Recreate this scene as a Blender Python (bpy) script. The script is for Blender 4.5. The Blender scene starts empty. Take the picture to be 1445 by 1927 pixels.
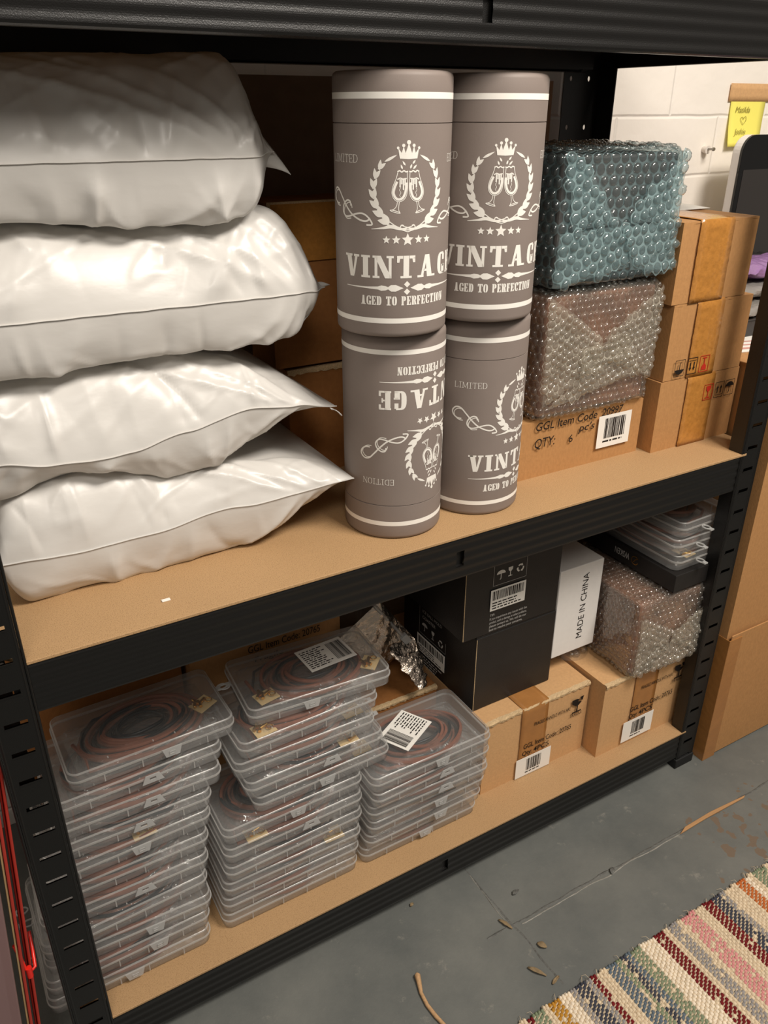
import bpy, bmesh, math, random
from mathutils import Vector, Matrix, noise
from math import sin, cos, pi, radians, sqrt, atan2

S = bpy.context.scene
COL = S.collection
random.seed(7)

# ------------------------------------------------------------------ camera
CAM = (0.0261, -0.7636, 1.1934)
F_PX, PITCH, YAW, ROLL = 1518.0, 0.4642, 0.5285, -0.0014
fw = Vector((sin(YAW) * cos(PITCH), cos(YAW) * cos(PITCH), -sin(PITCH)))
rt = Vector((cos(YAW), -sin(YAW), 0))
dn = fw.cross(rt)
rt2 = rt * cos(ROLL) + dn * sin(ROLL)
dn2 = -rt * sin(ROLL) + dn * cos(ROLL)
cd = bpy.data.cameras.new('camera')
cam = bpy.data.objects.new('camera', cd)
COL.objects.link(cam)
mw = Matrix.Identity(4)
for i in range(3):
    mw[i][0], mw[i][1], mw[i][2], mw[i][3] = rt2[i], -dn2[i], -fw[i], CAM[i]
cam.matrix_world = mw
cd.sensor_fit = 'VERTICAL'
cd.sensor_height = 36.0
cd.sensor_width = 36.0 * 1445 / 1927
cd.lens = F_PX * 36.0 / 1927
cd.clip_start = 0.02
S.camera = cam

# ------------------------------------------------------------------ world, lamps, exposure
W = bpy.data.worlds.new('room_ambience')
S.world = W
W.use_nodes = True
W.node_tree.nodes['Background'].inputs[0].default_value = (1.0, 0.90, 0.79, 1)
W.node_tree.nodes['Background'].inputs[1].default_value = 0.17


def area(name, loc, aim, size, power, col):
    l = bpy.data.lights.new(name, 'AREA')
    l.shape = 'RECTANGLE'
    l.size, l.size_y = size
    l.energy = power
    l.color = col
    o = bpy.data.objects.new(name, l)
    COL.objects.link(o)
    o.location = loc
    o.rotation_euler = (Vector(aim) - Vector(loc)).to_track_quat('-Z', 'Y').to_euler()
    return o


area('ceiling_lamp', (1.15, -1.15, 2.55), (0.75, 0.0, 0.7), (0.9, 0.5), 50, (1.0, 0.925, 0.835))
area('ceiling_lamp_far', (-0.6, -1.9, 2.55), (0.3, 0.0, 0.6), (0.8, 0.5), 15, (1.0, 0.925, 0.835))
S.view_settings.view_transform = 'Standard'
S.view_settings.look = 'None'
S.view_settings.gamma = 1
S.view_settings.use_curve_mapping = False
S.view_settings.exposure = 0.30
S.cycles.use_denoising = True
S.cycles.max_bounces = 10
S.cycles.transparent_max_bounces = 96
S.cycles.transmission_bounces = 6
S.cycles.caustics_reflective = False
S.cycles.caustics_refractive = False


# ------------------------------------------------------------------ materials
def lin(c):
    return tuple(((v / 12.92) if v <= .04045 else ((v + .055) / 1.055) ** 2.4) for v in [x / 255 for x in c])


def nodes(name):
    m = bpy.data.materials.new(name)
    m.use_nodes = True
    nt = m.node_tree
    return m, nt, nt.nodes['Principled BSDF']


def mat(name, c, rough=.5, metal=0.0, spec=.5, var=0.0, vscale=60, bump=0.0, bscale=200, stretch=None, detail=3):
    """plain principled surface with optional colour variation and bump"""
    m, nt, b = nodes(name)
    col = lin(c) + (1,)
    b.inputs['Base Color'].default_value = col
    b.inputs['Roughness'].default_value = rough
    b.inputs['Metallic'].default_value = metal
    b.inputs['Specular IOR Level'].default_value = spec
    m.diffuse_color = col
    if var or bump:
        tc = nt.nodes.new('ShaderNodeTexCoord')
        src = tc.outputs['Object']
        if stretch:
            mp = nt.nodes.new('ShaderNodeMapping')
            mp.inputs['Scale'].default_value = stretch
            nt.links.new(src, mp.inputs[0])
            src = mp.outputs[0]
    if var:
        n = nt.nodes.new('ShaderNodeTexNoise')
        n.inputs['Scale'].default_value = vscale
        n.inputs['Detail'].default_value = detail
        nt.links.new(src, n.inputs['Vector'])
        r = nt.nodes.new('ShaderNodeMapRange')
        r.inputs['From Min'].default_value = .3
        r.inputs['From Max'].default_value = .7
        r.inputs['To Min'].default_value = 1 - var
        r.inputs['To Max'].default_value = 1 + var
        nt.links.new(n.outputs['Fac'], r.inputs['Value'])
        h = nt.nodes.new('ShaderNodeVectorMath')
        h.operation = 'SCALE'
        h.inputs[0].default_value = col[:3]
        nt.links.new(r.outputs[0], h.inputs['Scale'])
        nt.links.new(h.outputs[0], b.inputs['Base Color'])
    if bump:
        n2 = nt.nodes.new('ShaderNodeTexNoise')
        n2.inputs['Scale'].default_value = bscale
        n2.inputs['Detail'].default_value = 4
        nt.links.new(src, n2.inputs['Vector'])
        bp = nt.nodes.new('ShaderNodeBump')
        bp.inputs['Strength'].default_value = 1
        bp.inputs['Distance'].default_value = bump
        nt.links.new(n2.outputs['Fac'], bp.inputs['Height'])
        nt.links.new(bp.outputs[0], b.inputs['Normal'])
    return m


def clear(name, milk, tint=(1, 1, 1), milkcol=(230, 225, 218), gloss=.9, rough=.08, bump=0.0, bscale=40):
    """thin clear plastic: mostly see-through, a little milky, glossy at grazing angles"""
    m = bpy.data.materials.new(name)
    m.use_nodes = True
    nt = m.node_tree
    nt.nodes.clear()
    N = nt.nodes.new
    out = N('ShaderNodeOutputMaterial')
    tr = N('ShaderNodeBsdfTransparent')
    tr.inputs[0].default_value = tint + (1,)
    df = N('ShaderNodeBsdfDiffuse')
    df.inputs[0].default_value = lin(milkcol) + (1,)
    tl = N('ShaderNodeBsdfTranslucent')
    tl.inputs[0].default_value = lin(milkcol) + (1,)
    ma = N('ShaderNodeMixShader')
    ma.inputs[0].default_value = .4
    nt.links.new(df.outputs[0], ma.inputs[1])
    nt.links.new(tl.outputs[0], ma.inputs[2])
    m1 = N('ShaderNodeMixShader')
    m1.inputs[0].default_value = milk
    nt.links.new(tr.outputs[0], m1.inputs[1])
    nt.links.new(ma.outputs[0], m1.inputs[2])
    gl = N('ShaderNodeBsdfGlossy')
    gl.inputs['Roughness'].default_value = rough
    fr = N('ShaderNodeLayerWeight')      # same reflectance from both sides of the film
    fr.inputs[0].default_value = .5
    pw = N('ShaderNodeMath')
    pw.operation = 'POWER'
    pw.inputs[1].default_value = 4.0
    nt.links.new(fr.outputs['Facing'], pw.inputs[0])
    mul = N('ShaderNodeMath')
    mul.operation = 'MULTIPLY_ADD'
    mul.use_clamp = True
    mul.inputs[1].default_value = .75 * gloss
    mul.inputs[2].default_value = .045 * gloss
    nt.links.new(pw.outputs[0], mul.inputs[0])
    m2 = N('ShaderNodeMixShader')
    nt.links.new(mul.outputs[0], m2.inputs[0])
    nt.links.new(m1.outputs[0], m2.inputs[1])
    nt.links.new(gl.outputs[0], m2.inputs[2])
    nt.links.new(m2.outputs[0], out.inputs[0])
    if bump:
        tc = N('ShaderNodeTexCoord')
        n = N('ShaderNodeTexNoise')
        n.inputs['Scale'].default_value = bscale
        n.inputs['Detail'].default_value = 4
        n.inputs['Distortion'].default_value = 1.2
        nt.links.new(tc.outputs['Object'], n.inputs['Vector'])
        bp = N('ShaderNodeBump')
        bp.inputs['Distance'].default_value = bump
        nt.links.new(n.outputs['Fac'], bp.inputs['Height'])
        for s in (gl, df, fr):
            nt.links.new(bp.outputs[0], s.inputs['Normal'])
    return m


def wall_material():
    m, nt, b = nodes('painted_block_wall')
    b.inputs['Base Color'].default_value = lin((236, 229, 219)) + (1,)
    b.inputs['Roughness'].default_value = .55
    N = nt.nodes.new
    tc = N('ShaderNodeTexCoord')
    mp = N('ShaderNodeMapping')
    mp.inputs['Rotation'].default_value = (radians(90), 0, 0)
    mp.inputs['Location'].default_value = (-1.300, -1.183 + 1.14, 0)
    nt.links.new(tc.outputs['Object'], mp.inputs[0])
    sep = N('ShaderNodeSeparateXYZ')
    nt.links.new(tc.outputs['Object'], sep.inputs[0])
    nz = N('ShaderNodeTexNoise')
    nz.inputs['Scale'].default_value = 9
    nt.links.new(tc.outputs['Object'], nz.inputs['Vector'])
    # wobble the joints a little
    cx = N('ShaderNodeCombineXYZ')
    ax = N('ShaderNodeMath'); ax.operation = 'ADD'; ax.inputs[1].default_value = -1.300 + 2.92
    nt.links.new(sep.outputs['X'], ax.inputs[0])
    az = N('ShaderNodeMath'); az.operation = 'ADD'; az.inputs[1].default_value = -1.183 + 1.14
    nt.links.new(sep.outputs['Z'], az.inputs[0])
    wz = N('ShaderNodeMath'); wz.operation = 'MULTIPLY_ADD'; wz.inputs[1].default_value = .008
    nt.links.new(nz.outputs['Fac'], wz.inputs[0])
    nt.links.new(az.outputs[0], wz.inputs[2])
    nt.links.new(ax.outputs[0], cx.inputs[0])
    nt.links.new(wz.outputs[0], cx.inputs[1])
    br = N('ShaderNodeTexBrick')
    br.inputs['Scale'].default_value = 1
    br.inputs['Mortar Size'].default_value = .005
    br.inputs['Mortar Smooth'].default_value = 1.0
    br.inputs['Brick Width'].default_value = .292
    br.inputs['Row Height'].default_value = .114
    br.offset = .5
    nt.links.new(cx.outputs[0], br.inputs['Vector'])
    b1 = N('ShaderNodeBump'); b1.inputs['Distance'].default_value = .0035; b1.inputs['Strength'].default_value = .55
    b1.invert = True
    nt.links.new(br.outputs['Fac'], b1.inputs['Height'])
    n2 = N('ShaderNodeTexNoise'); n2.inputs['Scale'].default_value = 26; n2.inputs['Detail'].default_value = 6
    nt.links.new(tc.outputs['Object'], n2.inputs['Vector'])
    b2 = N('ShaderNodeBump'); b2.inputs['Distance'].default_value = .003; b2.inputs['Strength'].default_value = .6
    nt.links.new(n2.outputs['Fac'], b2.inputs['Height'])
    nt.links.new(b1.outputs[0], b2.inputs['Normal'])
    nt.links.new(b2.outputs[0], b.inputs['Normal'])
    return m


def floor_material():
    m, nt, b = nodes('painted_grey_floor')
    N = nt.nodes.new
    tc = N('ShaderNodeTexCoord')
    n = N('ShaderNodeTexNoise'); n.inputs['Scale'].default_value = 5; n.inputs['Detail'].default_value = 8
    n.inputs['Roughness'].default_value = .65
    nt.links.new(tc.outputs['Object'], n.inputs['Vector'])
    cr = N('ShaderNodeValToRGB')
    e = cr.color_ramp.elements
    e[0].position = .28; e[0].color = lin((90, 93, 91)) + (1,)
    e[1].position = .72; e[1].color = lin((116, 117, 112)) + (1,)
    nt.links.new(n.outputs['Fac'], cr.inputs[0])
    # worn paler scuffs and brown bare patches
    v = N('ShaderNodeTexNoise'); v.inputs['Scale'].default_value = 22; v.inputs['Detail'].default_value = 9
    v.inputs['Roughness'].default_value = .75
    nt.links.new(tc.outputs['Object'], v.inputs['Vector'])
    r = N('ShaderNodeMapRange'); r.inputs['From Min'].default_value = .60; r.inputs['From Max'].default_value = .78
    nt.links.new(v.outputs['Fac'], r.inputs['Value'])
    mx = N('ShaderNodeMix'); mx.data_type = 'RGBA'
    nt.links.new(r.outputs[0], mx.inputs[0])
    nt.links.new(cr.outputs[0], mx.inputs[6])
    mx.inputs[7].default_value = lin((150, 146, 136)) + (1,)
    # bare brown patches where the paint has flaked, near the right end
    ds = N('ShaderNodeVectorMath'); ds.operation = 'DISTANCE'; ds.inputs[1].default_value = (1.16, -.20, 0)
    nt.links.new(tc.outputs['Object'], ds.inputs[0])
    fo = N('ShaderNodeMapRange'); fo.inputs['From Min'].default_value = .05; fo.inputs['From Max'].default_value = .20
    fo.inputs['To Min'].default_value = .20; fo.inputs['To Max'].default_value = -.05
    nt.links.new(ds.outputs['Value'], fo.inputs['Value'])
    pn = N('ShaderNodeTexNoise'); pn.inputs['Scale'].default_value = 34; pn.inputs['Detail'].default_value = 2
    nt.links.new(tc.outputs['Object'], pn.inputs['Vector'])
    ad = N('ShaderNodeMath'); ad.operation = 'ADD'
    nt.links.new(pn.outputs['Fac'], ad.inputs[0]); nt.links.new(fo.outputs[0], ad.inputs[1])
    st = N('ShaderNodeMapRange'); st.inputs['From Min'].default_value = .735; st.inputs['From Max'].default_value = .75
    nt.links.new(ad.outputs[0], st.inputs['Value'])
    m2 = N('ShaderNodeMix'); m2.data_type = 'RGBA'
    nt.links.new(st.outputs[0], m2.inputs[0]); nt.links.new(mx.outputs[2], m2.inputs[6])
    m2.inputs[7].default_value = lin((112, 98, 84)) + (1,)
    nt.links.new(m2.outputs[2], b.inputs['Base Color'])
    b.inputs['Roughness'].default_value = .42
    b.inputs['Specular IOR Level'].default_value = .4
    bp = N('ShaderNodeBump'); bp.inputs['Distance'].default_value = .002; bp.inputs['Strength'].default_value = .5
    nt.links.new(v.outputs['Fac'], bp.inputs['Height'])
    nt.links.new(bp.outputs[0], b.inputs['Normal'])
    return m


def board_material():
    m, nt, b = nodes('hardboard')
    N = nt.nodes.new
    tc = N('ShaderNodeTexCoord')
    n = N('ShaderNodeTexNoise'); n.inputs['Scale'].default_value = 800; n.inputs['Detail'].default_value = 4
    nt.links.new(tc.outputs['Object'], n.inputs['Vector'])
    cr = N('ShaderNodeValToRGB')
    e = cr.color_ramp.elements
    e[0].position = .30; e[0].color = lin((150, 118, 82)) + (1,)
    e[1].position = .50; e[1].color = lin((182, 147, 106)) + (1,)
    nt.links.new(n.outputs['Fac'], cr.inputs[0])
    n2 = N('ShaderNodeTexNoise'); n2.inputs['Scale'].default_value = 7
    nt.links.new(tc.outputs['Object'], n2.inputs['Vector'])
    r = N('ShaderNodeMapRange'); r.inputs['To Min'].default_value = .9; r.inputs['To Max'].default_value = 1.08
    nt.links.new(n2.outputs['Fac'], r.inputs['Value'])
    h = N('ShaderNodeVectorMath'); h.operation = 'SCALE'
    nt.links.new(cr.outputs[0], h.inputs[0]); nt.links.new(r.outputs[0], h.inputs['Scale'])
    nt.links.new(h.outputs[0], b.inputs['Base Color'])
    b.inputs['Roughness'].default_value = .6
    b.inputs['Specular IOR Level'].default_value = .3
    bp = N('ShaderNodeBump'); bp.inputs['Distance'].default_value = .0004
    nt.links.new(n.outputs['Fac'], bp.inputs['Height']); nt.links.new(bp.outputs[0], b.inputs['Normal'])
    return m


M = {}
M['wall'] = wall_material()
M['floor'] = floor_material()
M['board'] = board_material()
M['black'] = mat('black_powder_coat', (15, 14, 13), .36, spec=.5, bump=.0002, bscale=900)
M['foot'] = mat('black_rubber', (14, 14, 14), .7)
M['kraft'] = mat('kraft_cardboard', (178, 132, 85), .72, spec=.2, var=.07, vscale=240, bump=.0003, bscale=500, stretch=(1, 1, .5))
M['kraft_pale'] = mat('pale_cardboard', (200, 158, 112), .75, spec=.2, var=.06, vscale=200, bump=.0003, bscale=500)
M['kraft_dark'] = mat('brown_cardboard', (158, 105, 58), .7, spec=.25, var=.08, vscale=120, bump=.0003, bscale=400)
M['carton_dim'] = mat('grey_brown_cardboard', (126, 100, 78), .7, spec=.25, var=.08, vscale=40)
M['kraft_edge'] = mat('torn_card_edge', (206, 178, 138), .85, spec=.1, var=.25, vscale=900, bump=.001, bscale=900)
M['tape'] = mat('brown_packing_tape', (164, 113, 62), .26, spec=.6, var=.05, vscale=60, bump=.0006, bscale=70)
M['tape_clear'] = mat('clear_tape_over_card', (178, 122, 58), .2, spec=.7, var=.10, vscale=180, bump=.0022, bscale=45)
M['ink'] = mat('black_ink', (34, 28, 24), .7, spec=.2)
M['ink_red'] = mat('red_ink', (178, 44, 30), .7, spec=.2)
M['paper'] = mat('white_paper', (236, 232, 224), .6, spec=.3)
M['white_card'] = mat('white_cardboard', (226, 222, 217), .55, spec=.3, var=.02, vscale=90)
M['white_ink'] = mat('white_print', (240, 236, 228), .6, spec=.3)
M['grey_ink'] = mat('pale_grey_print', (190, 187, 182), .6, spec=.3)
M['blackcard'] = mat('black_cardboard', (30, 28, 27), .48, spec=.45, var=.12, vscale=30, bump=.0002, bscale=400)
M['tube'] = mat('taupe_grey_card', (135, 123, 116), .55, spec=.35, var=.02, vscale=40, bump=.00006, bscale=700)
M['poly'] = mat('white_poly_film', (209, 206, 201), .36, spec=.45, bump=.0011, bscale=22, stretch=(.7, .7, 1.2))
M['bub_clear'] = clear('clear_bubble_film', .05, (.97, .96, .94), (238, 228, 216), gloss=2.2, rough=.10)
M['bub_blue'] = clear('blue_bubble_film', .05, (.90, .95, .96), (176, 208, 214), gloss=2.0, rough=.10)
M['bub_clear2'] = clear('clear_bubble_film_web', .20, (.97, .96, .93), (244, 234, 216), gloss=2.0, rough=.12)
M['bub_blue2'] = clear('blue_bubble_film_web', .34, (.88, .95, .96), (168, 200, 204), gloss=1.8, rough=.12)
M['flap_clear'] = clear('doubled_clear_film', .17, (.97, .96, .93), (240, 230, 212), gloss=2.2, rough=.10)
M['flap_clear2'] = clear('doubled_clear_web', .55, (.97, .96, .93), (246, 238, 220), gloss=2.0, rough=.12)
M['flap_blue'] = clear('doubled_blue_film', .20, (.90, .95, .96), (182, 210, 212), gloss=2.0, rough=.10)
M['flap_blue2'] = clear('doubled_blue_web', .62, (.88, .95, .96), (184, 212, 214), gloss=1.8, rough=.12)
M['parcel'] = mat('printed_brown_carton', (138, 98, 78), .6, var=.45, vscale=16, detail=1)
M['parcel_dark'] = mat('dark_printed_carton', (84, 72, 68), .6, var=.4, vscale=14, detail=1)
M['plastic'] = clear('clear_polypropylene', .115, (.97, .97, .97), (226, 226, 224), gloss=.9, rough=.12)
M['plastic_side'] = clear('ribbed_polypropylene_side', .22, (.97, .97, .97), (228, 228, 226), gloss=.9, rough=.14)
M['plastic_rim'] = clear('thick_clear_polypropylene', .46, (.95, .95, .95), (232, 230, 226), gloss=1.0, rough=.12)
M['latch'] = clear('milky_plastic', .62, (.95, .95, .95), (228, 228, 226), gloss=1.0, rough=.15)
M['sleeve'] = clear('crinkled_clear_film', .085, (.98, .98, .98), (235, 228, 220), gloss=1.2, rough=.06, bump=.006, bscale=55)
M['cord_brown'] = mat('brown_leather_cord', (132, 84, 66), .5, spec=.4, var=.12, vscale=90)
M['cord_black'] = mat('black_leather_cord', (34, 40, 44), .4, spec=.5)
M['brass'] = mat('brass', (226, 178, 96), .25, metal=1.0)
M['kraft_bag'] = mat('cream_paper_insert', (214, 186, 134), .6, var=.08, vscale=60)
M['foil'] = mat('silver_foil', (186, 172, 158), .22, metal=1.0, bump=.003, bscale=110)
M['zip'] = clear('clear_zip_strip', .45, (.95, .95, .95), (220, 220, 218), gloss=1.0, rough=.15)
M['glass_black'] = mat('black_glass', (8, 8, 9), .06, spec=.6)
M['screen'] = mat('grey_dark_screen', (48, 45, 43), .10, spec=.6)
M['silver'] = mat('white_bezel', (224, 220, 214), .4)
M['sticky'] = mat('yellow_note', (238, 228, 112), .6, spec=.2)
M['pencil'] = mat('pencil_mark', (150, 140, 60), .8)
M['screw'] = mat('galvanised_metal', (150, 146, 140), .35, metal=1.0)
M['plug'] = mat('white_plastic', (224, 216, 206), .4)
M['wood'] = mat('bare_wood', (176, 134, 90), .7, var=.15, vscale=60, stretch=(.1, 1, 1))
M['twine'] = mat('brown_twine', (188, 150, 108), .8, var=.15, vscale=300)
M['debris'] = mat('dry_leaf_brown', (132, 112, 82), .8, var=.2, vscale=200)
M['seam'] = mat('floor_seam_filler', (92, 92, 88), .6, var=.2, vscale=90, bump=.002, bscale=200)
M['scuff'] = mat('pale_floor_scuff', (146, 143, 135), .6, var=.15, vscale=200)
M['purple'] = mat('purple_film', (148, 112, 160), .22, spec=.6, bump=.004, bscale=60)
M['greyfilm'] = mat('grey_plastic_film', (138, 134, 128), .25, spec=.6, bump=.003, bscale=50)
M['darkplastic'] = mat('dark_grey_plastic', (40, 38, 37), .35)
M['pinkprint'] = mat('pink_print', (206, 150, 140), .6)
M['redfolder'] = mat('red_card', (168, 50, 38), .45, spec=.5)
M['redcord'] = mat('red_plastic_cord', (226, 40, 28), .3)
M['mauvefilm'] = clear('mauve_film', .62, (.85, .75, .75), (186, 150, 148), gloss=1.0, rough=.12)
M['greycore'] = mat('grey_pack_filling', (128, 126, 126), .6, var=.15, vscale=10)
M['warp'] = mat('cream_cotton', (214, 196, 168), .9, spec=.1, var=.12, vscale=120)
RUGC = dict(c=(216, 198, 170), w=(232, 218, 196), m=(112, 34, 36), g=(128, 138, 112), n=(66, 68, 78), y=(182, 132, 52),
            o=(186, 104, 54), p=(208, 142, 140), s=(146, 142, 140), b=(96, 108, 118))
for k, c in RUGC.items():
    M['rug_' + k] = mat('rug_rag_' + dict(c='cream', w='ivory', m='maroon', g='sage', n='navy', y='mustard', o='rust', p='pink', s='grey', b='blue_grey')[k], c, .9, spec=.1, var=.12, vscale=260)


# ------------------------------------------------------------------ mesh helpers
class MB:
    def __init__(s):
        s.v, s.f, s.m = [], [], []

    def add(s, vs, fs, m=0):
        o = len(s.v)
        s.v += [tuple(p) for p in vs]
        s.f += [tuple(i + o for i in f) for f in fs]
        s.m += [m] * len(fs)

    def box(s, lo, hi, m=0, T=None):
        x0, y0, z0 = lo
        x1, y1, z1 = hi
        vs = [(x0, y0, z0), (x1, y0, z0), (x1, y1, z0), (x0, y1, z0), (x0, y0, z1), (x1, y0, z1), (x1, y1, z1), (x0, y1, z1)]
        if T:
            vs = [T @ Vector(p) for p in vs]
        s.add(vs, [(3, 2, 1, 0), (4, 5, 6, 7), (0, 1, 5, 4), (1, 2, 6, 5), (2, 3, 7, 6), (3, 0, 4, 7)], m)

    def poly(s, pts, m=0):
        s.add(pts, [tuple(range(len(pts)))], m)

    def prism(s, pts, d, m=0):
        """extrude polygon pts (3D) by vector d"""
        n = len(pts)
        a = [Vector(p) for p in pts]
        b = [p + Vector(d) for p in a]
        s.add(a + b, [tuple(range(n - 1, -1, -1)), tuple(range(n, 2 * n))] + [(i, (i + 1) % n, n + (i + 1) % n, n + i) for i in range(n)], m)

    def grid(s, rows, m=0, cu=False, cv=False):
        nr, nc = len(rows), len(rows[0])
        vs = [p for r in rows for p in r]
        fs = []
        for i in range(nr if cu else nr - 1):
            for j in range(nc if cv else nc - 1):
                i2, j2 = (i + 1) % nr, (j + 1) % nc
                fs.append((i * nc + j, i * nc + j2, i2 * nc + j2, i2 * nc + j))
        s.add(vs, fs, m)

    def tube(s, path, r, n=8, m=0, closed=False, caps=True):
        P = [Vector(p) for p in path]
        k = len(P)
        rows = []
        up = Vector((0, 0, 1))
        for i, p in enumerate(P):
            a = P[(i - 1) % k] if (closed or i > 0) else p
            b = P[(i + 1) % k] if (closed or i < k - 1) else p
            t = (b - a).normalized()
            u = t.cross(up)
            if u.length < 1e-4:
                u = t.cross(Vector((1, 0, 0)))
            u.normalize()
            w = u.cross(t)
            rr = r[i] if isinstance(r, (list, tuple)) else r
            rows.append([p + (u * cos(2 * pi * j / n) + w * sin(2 * pi * j / n)) * rr for j in range(n)])
        s.grid(rows, m, cu=closed, cv=True)
        if caps and not closed:
            o = len(s.v) - k * n
            s.f += [tuple(o + j for j in range(n)), tuple(o + (k - 1) * n + j for j in range(n - 1, -1, -1))]
            s.m += [m, m]

    def lathe(s, prof, n=96, m=0, cap=True):
        rows = [[(r * sin(2 * pi * j / n), -r * cos(2 * pi * j / n), z) for j in range(n)] for r, z in prof]
        s.grid(rows, m, cv=True)

    def build(s, name, mats, parent=None, smooth=None, bevel=0.0, seg=2, loc=None, rotz=0, mesh_only=False):
        me = bpy.data.meshes.new(name)
        me.from_pydata(s.v, [], s.f)
        for x in (mats if isinstance(mats, (list, tuple)) else [mats]):
            me.materials.append(x)
        me.polygons.foreach_set('material_index', s.m)
        if smooth is not None:
            me.shade_smooth()
            me.set_sharp_from_angle(angle=radians(smooth))
        me.update()
        if mesh_only:
            return me
        o = bpy.data.objects.new(name, me)
        COL.objects.link(o)
        if parent:
            o.parent = parent
        if loc:
            o.location = loc
        o.rotation_euler[2] = rotz
        if bevel:
            md = o.modifiers.new('bevel', 'BEVEL')
            md.width = bevel
            md.segments = seg
            md.limit_method = 'ANGLE'
            md.angle_limit = radians(50)
            md.harden_normals = False
        return o


def tag(o, label, cat, group=None):
    o['label'] = label
    o['category'] = cat
    if group:
        o['group'] = group
    return o


def thing(name, label, cat, loc=(0, 0, 0), rotz=0, group=None):
    o = bpy.data.objects.new(name, None)
    o.empty_display_size = .02
    COL.objects.link(o)
    o.location = loc
    o.rotation_euler[2] = rotz
    return tag(o, label, cat, group)


def inst(me, name, parent, loc=(0, 0, 0), rotz=0):
    o = bpy.data.objects.new(name, me)
    COL.objects.link(o)
    o.parent = parent
    o.location = loc
    o.rotation_euler[2] = rotz
    return o


def struct(o):
    o['kind'] = 'structure'
    return o


# ---- 2D drawing: every shape is a list of polygons [(u,v),...]
def circ(x, y, r, n=14, ry=None):
    return [(x + r * cos(2 * pi * i / n), y + (ry or r) * sin(2 * pi * i / n)) for i in range(n)]


def stroke(pts, w, w2=None):
    """ribbon of quads along pts; w tapers to w2, or w is a function of 0..1"""
    out = []
    k = len(pts)
    L, R = [], []
    for i, (x, y) in enumerate(pts):
        a, b = pts[max(0, i - 1)], pts[min(k - 1, i + 1)]
        dx, dy = b[0] - a[0], b[1] - a[1]
        l = math.hypot(dx, dy) or 1
        t = i / (k - 1)
        ww = (w(t) if callable(w) else (w if w2 is None else w + (w2 - w) * t)) / 2
        L.append((x - dy / l * ww, y + dx / l * ww))
        R.append((x + dy / l * ww, y - dx / l * ww))
    for i in range(k - 1):
        out.append([R[i], R[i + 1], L[i + 1], L[i]])
    return out


def spline(pts, n=8):
    """Catmull-Rom through pts"""
    out = []
    P = [pts[0]] + list(pts) + [pts[-1]]
    for i in range(1, len(P) - 2):
        for j in range(n):
            t = j / n
            q = []
            for d in range(2):
                a, b, c, e = P[i - 1][d], P[i][d], P[i + 1][d], P[i + 2][d]
                q.append(.5 * (2 * b + (c - a) * t + (2 * a - 5 * b + 4 * c - e) * t * t + (3 * b - a - 3 * c + e) * t ** 3))
            out.append(tuple(q))
    out.append(tuple(pts[-1]))
    return out


def leaf(x, y, ang, L, wd, n=7):
    a, b = [], []
    for i in range(n):
        t = i / (n - 1)
        h = wd / 2 * sin(pi * t ** .8)
        a.append((t * L, h))
        b.append((t * L, -h))
    pts = a + b[-2:0:-1]
    c, s_ = cos(ang), sin(ang)
    return [(x + c * u - s_ * v, y + s_ * u + c * v) for u, v in pts][::-1]


def star(x, y, R, r=None):
    r = r or R * .45
    return [(x + (R if i % 2 == 0 else r) * cos(pi / 2 + pi * i / 5), y + (R if i % 2 == 0 else r) * sin(pi / 2 + pi * i / 5)) for i in range(10)]


def rect(x0, y0, x1, y1):
    return [(x0, y0), (x1, y0), (x1, y1), (x0, y1)]


def half(cx, cy, rx, ry, t, s, a0, a1, n=12, ex=2.6):
    """part of a squarish ring from angle a0 to a1 (degrees)"""
    def se(rx, ry, a):
        c, q = cos(a), sin(a)
        return (cx + rx * math.copysign(abs(c) ** (2 / ex), c), cy + ry * math.copysign(abs(q) ** (2 / ex), q))
    A = [radians(a0 + (a1 - a0) * i / n) for i in range(n + 1)]
    o = [se(rx, ry, a) for a in A]
    i_ = [se(rx - t, ry - s, a) for a in A]
    return [[o[k], o[k + 1], i_[k + 1], i_[k]] for k in range(n)]


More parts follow.
